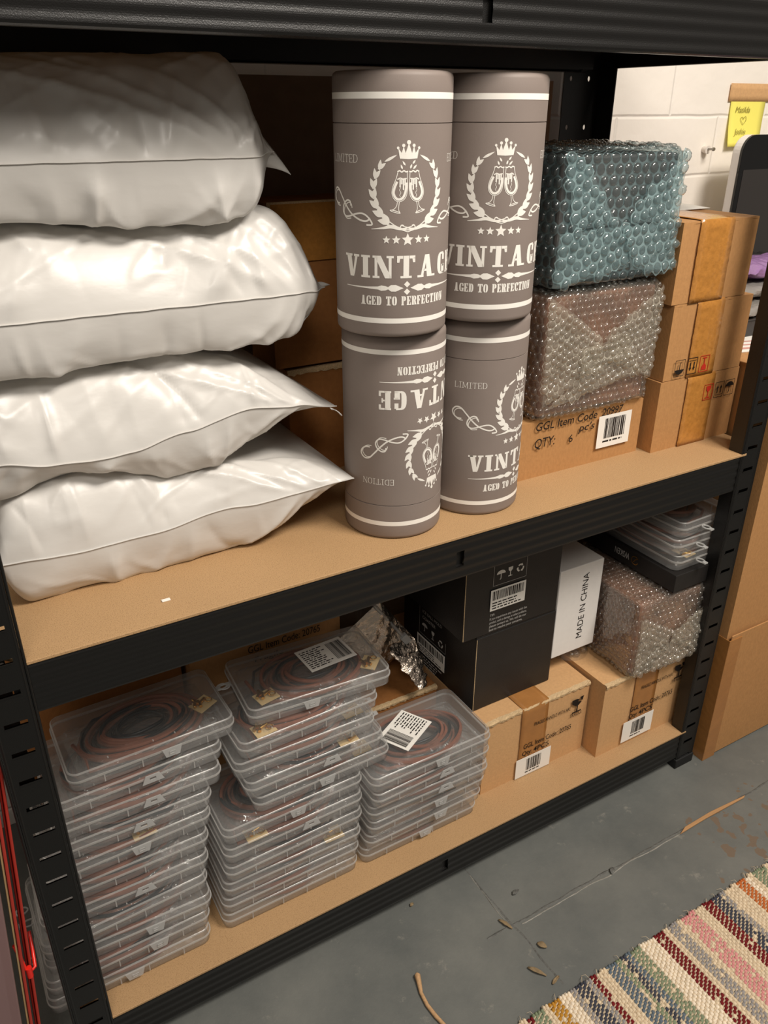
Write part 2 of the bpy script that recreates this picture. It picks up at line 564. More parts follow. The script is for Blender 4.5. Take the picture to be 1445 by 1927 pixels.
def glyph(ch, w, t, s, g=.02):
    """slab-serif stencil letter in the box w x 1; t stem, s serif thickness"""
    c = w / 2
    st = lambda x0: rect(x0, 0, x0 + t, 1)
    if ch == 'I':
        return [rect(c - t / 2, 0, c + t / 2, 1), rect(0, 0, w, s), rect(0, 1 - s, w, 1)]
    if ch == 'L':
        return [st(.08 * w), rect(0, 0, w, s), rect(0, 1 - s, .16 * w + t, 1), rect(w - t * .5, 0, w, .28)]
    if ch == 'T':
        return [rect(c - t / 2, 0, c + t / 2, 1), rect(c - t, 0, c + t, s), rect(0, 1 - s * 1.3, c - t / 2 - g, 1), rect(c + t / 2 + g, 1 - s * 1.3, w, 1),
                [(0, .70), (t * .4, .70), (t * .55, 1 - s), (0, 1 - s)], [(w, .70), (w, 1 - s), (w - t * .55, 1 - s), (w - t * .4, .70)]]
    if ch in 'EF':
        p = [rect(.06 * w, 0, .06 * w + t, 1), rect(0, 1 - s, .06 * w + t, 1), rect(.06 * w + t + g, 1 - s, w, 1), rect(.06 * w + t + g, .5 - s * .45, w * .78, .5 + s * .45),
             rect(w - t * .42, .72, w, 1), rect(w * .78 - t * .3, .38, w * .78, .62), rect(0, 0, .06 * w + t + (t * .3 if ch == 'F' else 0), s)]
        if ch == 'E':
            p += [rect(.06 * w + t + g, 0, w, s), rect(w - t * .42, 0, w, .28)]
        return p
    if ch == 'V':
        return [[(.10 * w, 1), (.10 * w + t * 1.1, 1), (c + t * .45, 0), (c - t * .45, 0)], [(c + t * .5, .02), (c + t * .25, .25), (.80 * w - t * .2, 1), (.80 * w + t * .35, 1)],
                rect(0, 1 - s, .16 * w + t * 1.2, 1), rect(.64 * w, 1 - s, w, 1)]
    if ch == 'A':
        return [[(.16 * w, 0), (.16 * w + t * .5, 0), (c + t * .1, 1), (c - t * .45, 1)], [(.82 * w, 0), (.82 * w - t * 1.15, 0), (c - t * .4, 1), (c + t * .5, 1)],
                rect(.3 * w, .26, .62 * w, .26 + s), rect(0, 0, .30 * w + t * .1, s), rect(.60 * w - t * .1, 0, w, s)]
    if ch == 'N':
        return [rect(.1 * w, 0, .1 * w + t * .5, 1), rect(.9 * w - t * .5, 0, .9 * w, 1), [(.1 * w, 1), (.1 * w + t * 1.1, 1), (.9 * w, 0), (.9 * w - t * 1.1, 0)],
                rect(0, 0, .2 * w + t * .5, s), rect(0, 1 - s, .1 * w + t, 1), rect(.8 * w - t * .5, 1 - s, w, 1)]
    if ch == 'M':
        return [rect(.08 * w, 0, .08 * w + t * .7, 1), rect(.92 * w - t, 0, .92 * w, 1), [(.08 * w, 1), (.08 * w + t, 1), (c + t * .4, .1), (c - t * .4, .1)],
                [(.92 * w, 1), (.92 * w - t, 1), (c - t * .3, .1), (c + t * .3, .1)], rect(0, 0, .22 * w, s), rect(0, 1 - s, .2 * w, 1), rect(.78 * w, 0, w, s), rect(.8 * w, 1 - s, w, 1)]
    if ch == 'O':
        return half(c - g / 2, .5, c, .5, t, s, 92, 268) + half(c + g / 2, .5, c, .5, t, s, -88, 88)
    if ch == 'C':
        return half(c, .5, c, .5, t, s, 70, 290) + [rect(w - t * .8, .62, w, .93), rect(w * .6, 1 - s, w - t * .3, 1), rect(w * .6, 0, w - t * .2, s), rect(w - t * .7, .05, w - t * .1, .3)]
    if ch == 'G':
        return half(c, .5, c, .5, t, s, 75, 285) + [rect(w - t * .75, .64, w, .93), rect(w * .55, 1 - s, w - t * .3, 1), rect(w - t, .02, w, .44), rect(w * .56, .44 - s, w + t * .15, .44), rect(w * .55, 0, w, s)]
    if ch == 'D':
        return [rect(.06 * w, 0, .06 * w + t, 1), rect(0, 0, .06 * w + t, s), rect(0, 1 - s, .06 * w + t, 1)] + half(.06 * w + t + g, .5, w - .06 * w - t - g, .5, t, s, -90, 90)
    if ch in 'PR':
        p = [rect(.06 * w, 0, .06 * w + t, 1), rect(0, 0, .12 * w + t, s), rect(0, 1 - s, .06 * w + t, 1)] + half(.06 * w + t + g, .73, w - .08 * w - t - g, .27, t, s, -90, 90)
        if ch == 'R':
            p += [[(c, .46), (c + t * .9, .46), (w, 0), (w - t * 1.0, 0)], rect(w - t * 1.1, 0, w + t * .1, s)]
        return p
    return []


def word(txt, x0, x1, y0, h, t, s, widths=None, gap=.10, g=.02, space=.5):
    """set txt between x0 and x1 (baseline y0, cap height h)"""
    dw = dict(I=.42, M=1.0, N=.85, L=.62, E=.62, F=.6, T=.74, P=.66, R=.7)
    ws = [space if ch == ' ' else (widths or dw).get(ch, .72) for ch in txt]
    tot = sum(ws) + gap * (len(txt) - 1)
    k = (x1 - x0) / tot
    x, out = 0, []
    for ch, w in zip(txt, ws):
        for p in glyph(ch, w, t, s, g):
            out.append([(x0 + (x + u) * k, y0 + v * h) for u, v in p])
        x += w + gap
    return out


_tc = {}


def text_polys(txt, h, shear=0.0, weight=0.0):
    """outline text as (verts2d, faces), cap height h, starting at (0,0)"""
    key = (txt, shear, weight)
    if key not in _tc:
        cu = bpy.data.curves.new('lettering', 'FONT')
        cu.body = txt
        cu.size = 1
        cu.resolution_u = 3
        cu.shear = shear
        cu.offset = weight
        ob = bpy.data.objects.new('lettering', cu)
        me = bpy.data.meshes.new_from_object(ob)
        vs = [(v.co.x, v.co.y) for v in me.vertices]
        fs = [tuple(p.vertices) for p in me.polygons]
        bpy.data.objects.remove(ob)
        bpy.data.meshes.remove(me)
        bpy.data.curves.remove(cu)
        _tc[key] = (vs, fs)
    vs, fs = _tc[key]
    k = h / .70
    return [(x * k, y * k) for x, y in vs], fs


class Face:
    """a flat printing face: origin O, unit vectors U (right) and V (up); prints sit OFF above it along the outward normal"""
    def __init__(s, O, U, V, off=.0004):
        s.O, s.U, s.V = Vector(O), Vector(U).normalized(), Vector(V).normalized()
        s.N = s.U.cross(s.V)
        s.off = off

    def p(s, u, v, k=1):
        return s.O + s.U * u + s.V * v + s.N * s.off * k

    def polys(s, mb, ps, m, k=1):
        for q in ps:
            mb.poly([s.p(u, v, k) for u, v in q], m)

    def text(s, mb, txt, u, v, h, m, width=None, shear=0.0, weight=0.0, rot=0, k=1):
        vs, fs = text_polys(txt, h, shear, weight)
        if not vs:
            return
        x0, x1 = min(a for a, b in vs), max(a for a, b in vs)
        q = (width / (x1 - x0)) if width else 1
        c, n = cos(rot), sin(rot)
        mb.add([s.p(u + ((a - x0) * q) * c - b * n, v + ((a - x0) * q) * n + b * c, k) for a, b in vs], fs, m)


def barcode_polys(x0, x1, y0, y1, seed, n=30):
    r = random.Random(seed)
    out = []
    u = (x1 - x0) / (n * 3.0)
    x = x0
    while x < x1:
        w = u * r.choice((1, 1, 2, 3))
        out.append(rect(x, y0, min(x + w, x1), y1))
        x += w + u * r.choice((1, 1, 2))
    return out


def textlines(x0, x1, y0, y1, n, seed):
    """small unreadable lines of print as runs of little dashes"""
    r = random.Random(seed)
    out = []
    hh = (y1 - y0) / n
    for i in range(n):
        x = x0
        end = x1 - r.random() * (x1 - x0) * .35
        y = y1 - (i + 1) * hh
        while x < end:
            w = hh * r.uniform(.5, 2.2)
            out.append(rect(x, y + hh * .2, min(x + w, end), y + hh * .65))
            x += w + hh * .4
    return out


def icon_umbrella(cx, cy, h):
    top = [(cx + h * .5 * cos(pi * i / 10), cy + h * .12 + h * .38 * sin(pi * i / 10)) for i in range(11)]
    return [top] + stroke([(cx, cy + h * .12), (cx, cy - h * .36), (cx - h * .05, cy - h * .44), (cx - h * .13, cy - h * .42)], h * .08)


def icon_glass(cx, cy, h):
    return [[(cx - h * .26, cy + h * .48), (cx - h * .24, cy + h * .2), (cx - h * .08, cy + h * .02), (cx + h * .08, cy + h * .02), (cx + h * .24, cy + h * .2), (cx + h * .26, cy + h * .48)],
            rect(cx - h * .04, cy - h * .4, cx + h * .04, cy + h * .02), rect(cx - h * .22, cy - h * .48, cx + h * .22, cy - h * .4)]


def icon_arrows(cx, cy, h, up=True):
    out = []
    for d in (-.2, .2):
        x = cx + d * h
        s_ = 1 if up else -1
        out.append([(x - h * .05, cy - s_ * h * .3), (x + h * .05, cy - s_ * h * .3), (x + h * .05, cy + s_ * h * .15), (x - h * .05, cy + s_ * h * .15)])
        out.append([(x - h * .13, cy + s_ * h * .12), (x + h * .13, cy + s_ * h * .12), (x, cy + s_ * h * .38)])
    out.append(rect(cx - h * .4, cy - (1 if up else -1) * h * .42 - h * .02, cx + h * .4, cy - (1 if up else -1) * h * .42 + h * .02))
    return out


def icon_recycle(cx, cy, h):
    out = []
    for k in range(3):
        a = pi / 2 + k * 2 * pi / 3
        P = [(cx + h * .36 * cos(a + d), cy + h * .36 * sin(a + d)) for d in (.75, .35, -.05, -.4)]
        out += stroke(P, h * .17)
        q = a - .4
        tip = a - .95
        out.append([(cx + h * .52 * cos(q), cy + h * .52 * sin(q)), (cx + h * .2 * cos(q), cy + h * .2 * sin(q)), (cx + h * .36 * cos(tip), cy + h * .36 * sin(tip))])
    return out


def frame_polys(x0, y0, x1, y1, t):
    return [rect(x0, y0, x1, y0 + t), rect(x0, y1 - t, x1, y1), rect(x0, y0, x0 + t, y1), rect(x1 - t, y0, x1, y1)]


# ------------------------------------------------------------------ the setting
ZM, ZMB, ZB, ZBB, ZT = .6809, .617, .0885, .0245, 1.250
BT = .0042                      # board thickness
ZM1, ZB1 = ZM + BT, ZB + BT     # board tops
YB = .476
YW = .52

mb = MB()
mb.add([(-1.5, -2.5, 0), (3.5, -2.5, 0), (3.5, YW, 0), (-1.5, YW, 0)], [(0, 1, 2, 3)])
fl = struct(mb.build('floor', M['floor']))
mb = MB()
mb.add([(-1.5, YW, 0), (3.5, YW, 0), (3.5, YW, 2.6), (-1.5, YW, 2.6)], [(0, 1, 2, 3)])
struct(mb.build('wall_back', M['wall']))


# floor seams: raised, crumbling filler lines
def ridge(name, p0, p1, w, h, seed, mats):
    r = random.Random(seed)
    n = int((Vector(p1) - Vector(p0)).length / .006)
    d = (Vector(p1) - Vector(p0)).normalized()
    s_ = Vector((-d.y, d.x, 0))
    rows = []
    for i in range(n + 1):
        c = Vector(p0).lerp(Vector(p1), i / n) + s_ * noise.noise((i * .11, seed, 0)) * .004
        hh = h * max(.12, .5 + noise.noise((i * .16, seed + 9, 0)) * 1.1)
        ww = w * (.7 + .5 * r.random())
        rows.append([c - s_ * ww + Vector((0, 0, -.0005)), c - s_ * ww * .35 + Vector((0, 0, hh)), c + s_ * ww * .3 + Vector((0, 0, hh * .6)), c + s_ * ww + Vector((0, 0, -.0005))])
    m = MB()
    m.grid(rows)
    return struct(m.build(name, mats, smooth=60))


ridge('trim_1', (.60, -.112, 0), (1.9, -.126, 0), .0028, .0014, 3, M['seam'])
ridge('trim_2', (.643, .10, 0), (.655, -.23, 0), .0026, .0012, 5, M['seam'])
ridge('trim_3', (.665, -.119, 0), (1.05, -.121, 0), .0016, .0019, 8, M['scuff'])
ridge('trim_4', (.646, .0, 0), (.6435, -.10, 0), .0013, .0017, 11, M['scuff'])

# ------------------------------------------------------------------ the rack
rack = thing('shelving_rack', 'black steel boltless rack with three brown hardboard shelves', 'shelf rack', (0, 0, 0))


def post_face(m, x0, x1, z0, z1, y, slots, sx0, sx1, sh, th=.002, sgn=1, round_holes=False):
    """front sheet of an upright with openings; slots = z centres"""
    def sheet(a0, a1, b0, b1):
        m.box((a0, min(y, y + sgn * th), b0), (a1, max(y, y + sgn * th), b1))
    sheet(x0, sx0, z0, z1)
    sheet(sx1, x1, z0, z1)
    zz = sorted(slots)
    prev = z0
    for z in zz:
        if z - sh / 2 <= z0 or z + sh / 2 >= z1:
            continue
        sheet(sx0, sx1, prev, z - sh / 2)
        prev = z + sh / 2
    sheet(sx0, sx1, prev, z1)


PW = .0475
for side, sz0 in (('L', .7328), ('R', .7346)):
    x0, x1 = (0.0, PW) if side == 'L' else (1.2 - PW, 1.2)
    m = MB()
    slots = [sz0 - .0394 * k - .0015 for k in range(-22, 19)]
    post_face(m, x0 + .003, x1 - .003, .004, 1.9, 0, slots, (x0 + .0125), (x1 - .0115), .0052)
    for xs in (x0, x1 - .002):
        m.box((xs, .0025, .004), (xs + .002, .026, 1.9))
    # rolled corner ribs
    for xs in (x0 + .0012, x0 + .0055, x1 - .0055, x1 - .0012):
        m.tube([(xs, .0012, .004), (xs, .0012, 1.9)], .0017, 8)
    # raised lips under the slots
    for z in slots:
        if .02 < z < 1.88:
            m.box((x0 + .0125, -.0007, z - .0046), (x1 - .0115, .002, z - .0026))
    m.build('upright', M['black'], rack, smooth=40)
    f = MB()
    f.box((x0 - .002, -.003, 0), (x1 + .001, .030, .022))
    f.build('foot', M['foot'], rack, bevel=.002)
for side in 'LR':
    x0, x1 = (0.0, .083) if side == 'L' else (1.2 - .083, 1.2)
    m = MB()
    # the rear uprights show a wide face with pairs of round holes
    cx1, cx2 = (x0 + .016, x0 + .058) if side == 'R' else (x1 - .058, x1 - .016)
    zs = [1.241 + .0785 * k for k in range(-15, 9)]
    hw = .0034

    def column(a0, a1, cx):
        prev = .004
        n = 12
        for z in zs:
            if z < .02 or z > 1.88:
                continue
            m.box((a0, YB - .002, prev), (a1, YB, z - .008))
            prev = z + .008
            o = [(a0, z - .008), (a1, z - .008), (a1, z + .008), (a0, z + .008)]
            # ring of quads from the hole to the cell border
            hole = [(cx + hw * cos(2 * pi * k / n), z + .0044 * sin(2 * pi * k / n)) for k in range(n)]
            out = []
            for k in range(n):
                a = 2 * pi * k / n
                c, q = cos(a), sin(a)
                tx = ((a1 - cx) / c if c > 1e-6 else (a0 - cx) / c if c < -1e-6 else 1e9)
                tz = (.008 / abs(q) if abs(q) > 1e-6 else 1e9)
                tt = min(tx, tz)
                out.append((cx + c * tt, z + q * tt))
            for yy in (YB - .002, YB):
                m.grid([[(u, yy, w) for u, w in hole], [(u, yy, w) for u, w in out]], cv=True)
            m.grid([[(u, YB - .002, w) for u, w in hole], [(u, YB, w) for u, w in hole]], cv=True)
            # square corners outside the ring
            for (u, w) in o:
                near = sorted(range(n), key=lambda k: (out[k][0] - u) ** 2 + (out[k][1] - w) ** 2)[:2]
                for yy in (YB - .002, YB):
                    m.poly([(u, yy, w), (out[near[0]][0], yy, out[near[0]][1]), (out[near[1]][0], yy, out[near[1]][1])])
        m.box((a0, YB - .002, prev), (a1, YB, 1.9))
    mid = (cx1 + cx2) / 2
    m.box((x0, YB - .002, .004), (cx1 - .008, YB, 1.9))
    column(cx1 - .008, cx1 + .008, cx1)
    m.box((cx1 + .008, YB - .002, .004), (cx2 - .008, YB, 1.9))
    column(cx2 - .008, cx2 + .008, cx2)
    m.box((cx2 + .008, YB - .002, .004), (x1, YB, 1.9))
    m.box((x0, YB - .045, .004) if side == 'L' else (x1 - .002, YB - .045, .004), (x0 + .002, YB, 1.9) if side == 'L' else (x1, YB, 1.9))
    m.build('upright', M['black'], rack)
    f = MB()
    f.box((x0 - .001, YB - .04, 0), (x1 + .001, YB + .003, .02))
    f.build('foot', M['foot'], rack, bevel=.002)


def beam_profile(z0, z1):
    """(y, z) of a pressed beam seen from the front: rounded top and bottom lips, four shallow flutes"""
    h = z1 - z0
    P = [(.020, z0 + .0005), (.004, z0), (.0008, z0 + .0015), (0, z0 + .004)]
    n = 4
    a, b = z0 + .005, z1 - .005
    for k in range(n):
        w = (b - a) / n
        zc = a + w * k
        P += [(.0008 * (.5 - .5 * cos(2 * pi * q / 8)), zc + w * q / 8) for q in range(8)]
    P += [(0, z1 - .004), (.0008, z1 - .0015), (.004, z1), (.030, z1 - .0003)]
    return P


def beam(z0, z1, y=.001, back=False, hole=True):
    P = beam_profile(z0, z1)
    xs = [PW - .001, .586, .5985, 1.2 - PW + .001]
    hz0, hz1 = z0 + .020, z1 - .020
    m = MB()
    s_ = -1 if back else 1
    yy = (lambda v: YB - .003 - v) if back else (lambda v: y + v)
    # profile resampled so the hole edges fall on rows
    rows = [(a, b) for a, b in P]
    for i in range(3):
        for k in range(len(rows) - 1):
            (a0, b0), (a1, b1) = rows[k], rows[k + 1]
            if hole and i == 1 and (b0 + b1) / 2 > hz0 and (b0 + b1) / 2 < hz1:
                continue
            m.add([(xs[i], yy(a0), b0), (xs[i + 1], yy(a0), b0), (xs[i + 1], yy(a1), b1), (xs[i], yy(a1), b1)], [(0, 1, 2, 3)])
    # inner face, so the beam has thickness and the hole shows depth
    if hole:
        m.box((.584, yy(.006), z0 + .012), (.6005, yy(.008), z1 - .012))
        m.box((.5865, yy(.001), z0 + .0155), (.598, yy(.006), z0 + .0205))
    m.box((xs[0], min(yy(.028), yy(.030)), z0 + .004), (xs[3], max(yy(.028), yy(.030)), z1 - .001))
    # end connectors behind the uprights
    for xa, xb in ((.030, .0475), (1.2 - .0475, 1.2 - .030)):
        m.box((xa, yy(.0022) if not back else yy(.0042), z0 + .004), (xb, yy(.0042) if not back else yy(.0022), z1 - .004))
    return m.build('beam', M['black'], rack, smooth=60)


def side_beam(x, z0, z1):
    m = MB()
    xx = x + (.002 if x < .5 else -.012)
    m.box((xx, .028, z0), (xx + .010, YB - .047, z1))
    return m.build('side_beam', M['black'], rack, bevel=.0015)


for (z0, z1) in ((ZBB, ZB), (ZMB, ZM), (ZT, ZT + .064)):
    beam(z0, z1)
    beam(z0 + (.0), z1, back=True, hole=False)
    side_beam(0, z0 + .006, z1)
    side_beam(1.2, z0 + .006, z1)


def board(z):
    c = .044
    X0, X1, Y0, Y1 = .006, 1.194 + .014, -.0005, YB - .004
    P = [(X0 + .042, Y0), (X1 - c, Y0), (X1 - .012, Y0 + .030), (X1, Y0 + .043), (X1, Y1 - c), (X1 - c - .045, Y1), (X0 + .09, Y1), (X0, Y1 - c), (X0, Y0 + c)]
    m = MB()
    m.prism([(u, v, z) for u, v in P], (0, 0, BT))
    return m.build('shelf_board', M['board'], rack, bevel=.0008)


for z in (ZB, ZM, ZT + .064):
    board(z)

# ------------------------------------------------------------------ cardboard boxes
def carton(label, x0, x1, y0, y1, z0, z1, rotz=0, group=None, mat_='kraft', name='cardboard_box', prints=None, tape=None, top='flaps',
           tape_mat='tape', barcode=None, wob=.0012, seed=1, cat='box', edge=True, inks=None):
    """closed carton; origin at the front-left bottom corner. tape=(u0,u1,drop) centre strip over the top and down the front"""
    w, d, h = x1 - x0, y1 - y0, z1 - z0
    root = thing(name, label, cat, (x0, y0, z0), rotz, group)
    m = MB()
    n = 10
    mats = [M[mat_], M['ink'], M['ink_red'], M['white_ink'], M['grey_ink']] if inks is None else inks

    def wb(p):
        # slight bulge of the panels
        x, y, z = p
        e = min(x, w - x) / w * min(z, h - z) / h * 16
        k = noise.noise((x * 9 + seed, y * 9, z * 9 - seed))
        if y < 1e-6:
            return (x, y + k * wob * min(1, e), z)
        e2 = min(y, d - y) / d * min(z, h - z) / h * 16
        if x < 1e-6:
            return (x + k * wob * min(1, e2), y, z)
        return p
    hz = h - .004 if top == 'flaps' else h
    m.grid([[wb((w * i / n, 0, hz * j / n)) for i in range(n + 1)] for j in range(n + 1)])
    m.grid([[(w * i / n, d, hz * j / n) for i in range(n, -1, -1)] for j in range(n + 1)])
    m.grid([[wb((0, d * (n - i) / n, hz * j / n)) for i in range(n + 1)] for j in range(n + 1)])
    m.grid([[(w, d * i / n, hz * j / n) for i in range(n + 1)] for j in range(n + 1)])
    m.poly([(0, 0, 0), (0, d, 0), (w, d, 0), (w, 0, 0)])
    m.poly([(0, 0, hz), (w, 0, hz), (w, d, hz), (0, d, hz)])
    F = Face((0, 0, 0), (1, 0, 0), (0, 0, 1), .0018)
    Lf = Face((0, d, 0), (0, -1, 0), (0, 0, 1), .0014)
    if prints:
        prints(m, F, Lf, w, d, h)
    m.build('carton_body', mats, root, smooth=30)
    if top == 'flaps':
        # two long flaps meeting in the middle, with a little sag and a raw edge at the front
        for k in (0, 1):
            f = MB()
            ya, yb = (.0, d / 2 - .0012) if k == 0 else (d / 2 + .0012, d)
            N_ = 16
            up = [[(w * i / N_, ya + (yb - ya) * j / 4, h - .0005 + .0012 * noise.noise((i * .5 + seed, k * 7 + j, seed)) * (1 if 0 < i < N_ else .2)) for i in range(N_ + 1)] for j in range(5)]
            dn_ = [[(p[0], p[1], p[2] - .0035) for p in r] for r in up]
            f.grid(up)
            f.grid([r[::-1] for r in dn_])
            f.grid([dn_[0], up[0]], 1 if (edge and k == 0) else 0)
            f.grid([up[-1], dn_[-1]])
            f.grid([[r[0] for r in up], [r[0] for r in dn_]])
            f.grid([[r[-1] for r in dn_], [r[-1] for r in up]])
            f.build('top_flap', [M[mat_], M['kraft_edge']], root, smooth=40)
        if edge:
            # torn, crushed corrugated edge along the front of the lid
            e = MB()
            r = random.Random(seed * 31)
            rows = []
            N_ = 44
            for i in range(N_ + 1):
                u = w * i / N_
                a = .0012 + .0016 * r.random()
                rows.append([(u, -a, h - .006 - .003 * r.random()), (u, -a - .0012 * r.random(), h - .003), (u, -.0004 - .001 * r.random(), h + .0006 * r.random()), (u, .0035 + .002 * r.random(), h + .0003)])
            e.grid(rows)
            e.build('torn_edge', M['kraft_edge'], root)
    if tape:
        u0, u1, drop = tape
        t = MB()
        N_ = 14
        path = [(d * .97 * (1 - i / 8), h + .0016) for i in range(8)] + [(0.0, h + .0012), (-.0022, h - .004)] + [(-.0023, h - .004 - (drop) * i / N_) for i in range(1, N_ + 1)]
        rows = []
        for j, (yy, zz) in enumerate(path):
            rows.append([(u0 + (u1 - u0) * i / 6 + (.001 * noise.noise((j * .9, seed, 4)) if i in (0, 6) else 0), yy - .0006 * abs(noise.noise((i * 1.3, j * .8, seed))), zz) for i in range(7)])
        t.grid(rows)
        o = t.build('packing_tape', M[tape_mat], root, smooth=60)
        sd = o.modifiers.new('thickness', 'SOLIDIFY')
        sd.thickness = .0003
    if barcode:
        bx0, bx1, bz0, bz1, bm = barcode
        b = MB()
        FF = Face((0, 0, 0), (1, 0, 0), (0, 0, 1), .0042)
        b.prism([FF.p(*q) for q in ((bx0, bz0), (bx1, bz0), (bx1, bz1), (bx0, bz1))], (0, .0004, 0))
        F2 = Face((0, 0, 0), (1, 0, 0), (0, 0, 1), .0046)
        ww, hh = bx1 - bx0, bz1 - bz0
        F2.polys(b, barcode_polys(bx0 + ww * bm[0], bx0 + ww * bm[1], bz0 + hh * bm[2], bz0 + hh * bm[3], seed, 15), 1)
        F2.polys(b, textlines(bx0 + ww * (bm[0] - .02), bx0 + ww * bm[1], bz0 + hh * (bm[2] - .14), bz0 + hh * (bm[2] - .03), 1, seed), 1)
        b.build('barcode_label', [M['paper'], M['ink']], root)
    return root


def fragile_prints(du, dv):
    def pr(m, F, Lf, w, d, h):
        F.text(m, 'GGL Item Code: 20765', .0896 + du, .067 + dv, .0112, 1, width=.112, weight=.006, k=2)
        F.text(m, 'Qty:', .088 + du, .0512 + dv, .0105, 1, width=.022, weight=.006, k=2)
        F.text(m, '4PCS', .114 + du, .0508 + dv, .0112, 1, width=.036, weight=.006, k=2)
        F.text(m, 'FRAGILE HANDLE WITH ARE', .1095 + du, .1130 + dv, .0080, 1, width=.085, weight=.005, k=2)
        F.text(m, 'FRAGILE', .197 + du, .0940 + dv, .0064, 1, width=.027, weight=.006, k=2)
        cx, cy = .2105 + du, .1185 + dv
        F.polys(m, [[(cx - .014, cy + .015), (cx - .0125, cy + .005), (cx - .004, cy - .001), (cx + .004, cy - .001), (cx + .011, cy + .006), (cx + .001, cy + .008), (cx + .004, cy + .012), (cx - .002, cy + .015)],
                    [(cx + .005, cy + .0165), (cx + .008, cy + .0105), (cx + .005, cy + .0092), (cx + .0118, cy + .0075), (cx + .0140, cy + .0175)],
                    rect(cx - .0013, cy - .014, cx + .0020, cy - .001), rect(cx - .011, cy - .017, cx + .011, cy - .0138)], 1, 2)
    return pr


carton('cardboard carton below the lower black box, pale barcode label and fragile mark', .713, .952, .070, .435, ZB1, .253, prints=fragile_prints(0, 0), mat_='kraft_pale',
       tape=(.080, .140, .142), barcode=(.075, .156, .002, .0465, (.30, .72, .26, .88)), seed=3, group=None)
carton('cardboard carton by the right post under the bubble wrapped parcel, lower shelf', .957, 1.184, .036, .40, ZB1, .262, rotz=.004, prints=fragile_prints(-.016, .0128), mat_='kraft_pale',
       tape=(.076, .136, .150), barcode=(.060, .140, .010, .0590, (.30, .72, .26, .88)), seed=5)


def qty_prints(m, F, Lf, w, d, h):
    F.text(m, 'GGL Item Code', .045, .0775, .013, 1, width=.122, weight=.006, shear=.15, k=2)
    F.text(m, '20997', .177, .0775, .013, 1, width=.045, weight=.006, shear=.15, k=2)
    F.text(m, 'QTY:', .045, .050, .015, 1, width=.040, weight=.006, shear=.15, k=2)
    F.text(m, '6', .113, .047, .0125, 1, weight=.006, k=2)
    F.text(m, "pc's", .131, .061, .012, 1, width=.033, weight=.006, shear=.2, k=2)


carton('wide cardboard carton reading QTY 6 under the clear bubble wrapped parcel', .745, 1.014, .100, .275, ZM1, .7765, prints=qty_prints, top='plain',
       barcode=(.172, .242, .024, .078, (.20, .82, .28, .90)), seed=8)


def handling(which, flip):
    def pr(m, F, Lf, w, d, h):
        if which == 'mid':
            cs = ((.030, .019), (.059, .019), (.087, .019))
            order = ('u', 'a', 'g')
        else:
            cs = ((.113, .088), (.140, .088), (.165, .088))
            order = ('g', 'a', 'u')
        for (cx, cy), k in zip(cs, order):
            ink = 2 if k == 'g' else 1
            F.polys(m, frame_polys(cx - .011, cy - .0135, cx + .011, cy + .0135, .001), ink, 2)
            ps = icon_umbrella(cx, cy, .02) if k == 'u' else icon_arrows(cx, cy, .021) if k == 'a' else icon_glass(cx, cy, .022)
            if flip:
                ps = [[(2 * cx - u, 2 * cy - v) for u, v in q] for q in ps]
            F.polys(m, ps, ink, 2)
    return pr


carton('bottom carton of the three stacked on the right end of the middle shelf', 1.026, 1.213, .080, .30, ZM1, .805, prints=handling('low', False), tape=(.060, .126, .116), tape_mat='tape_clear', seed=11, edge=False, mat_='kraft')
carton('middle carton of the three, upside-down handling marks at its lower left', 1.030, 1.211, .081, .30, .8055, .926, rotz=-.004, prints=handling('mid', True), tape=(.050, .112, .117), tape_mat='tape_clear', seed=13, edge=False)
tc = carton('top carton of the three, resting by the blue bubble wrapped parcel', 1.022, 1.190, .081, .30, .9265, 1.046, rotz=.004, tape=(.035, .110, .116), tape_mat='tape_clear', seed=17, edge=False)
# a lifted lid flap with a pale clear tape strip on the top carton
m = MB()
rows = [[(.02 + .155 * i / 8, .10 + .11 * j / 5, .1215 + .004 * j / 5 + .0012 * noise.noise((i, j, 2))) for i in range(9)] for j in range(6)]
m.grid(rows)
o = m.build('lid_strip', M['paper'], tc, smooth=60)
sd = o.modifiers.new('thickness', 'SOLIDIFY'); sd.thickness = .0006

# cartons at the back of the middle shelf
carton('upper brown taped carton behind the white mailer bags and the tubes', .459, .700, .285, .372, .858, 1.082, mat_='kraft_dark', tape=None, seed=21, edge=True)
carton('lower brown carton behind the white mailer bags, under the taped one', .476, .690, .285, .372, ZM1, .8535, mat_='kraft_dark', seed=23)
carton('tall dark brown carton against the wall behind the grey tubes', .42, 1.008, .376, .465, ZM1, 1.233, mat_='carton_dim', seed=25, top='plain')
for c_, w_ in (('upper', .248),):
    m = MB()
    rows = [[(.004 + (w_ - .008) * i / 20, -.0035 - .001 * abs(noise.noise((i * .7, j, 5))), .222 - .075 * j / 6) for i in range(21)] for j in range(7)]
    m.grid(rows)
    o = m.build('packing_tape', M['tape_clear'], bpy.data.objects['cardboard_box.006'], smooth=60)

# cartons at the back of the lower shelf
def back_prints(m, F, Lf, w, d, h):
    F.text(m, 'GGL Item Code: 20765', .095, .316, .0135, 1, width=.128, weight=.004, k=2)
    F.text(m, 'Fragile', .105, .296, .010, 1, width=.05, k=2)


carton('brown carton at the back reading Item Code 20765, behind the middle stack', .276, .538, .262, .455, ZB1, .445, prints=back_prints, mat_='kraft', top='plain', seed=31, wob=.0005)
carton('darker brown carton at the back behind the left organizer stack', .03, .268, .285, .455, ZB1, .47, mat_='kraft_dark', top='plain', tape=None, seed=33)
carton('low brown carton behind the right organizer stack, foil pouch on it', .553, .704, .205, .45, ZB1, .250, mat_='kraft_dark', seed=35)

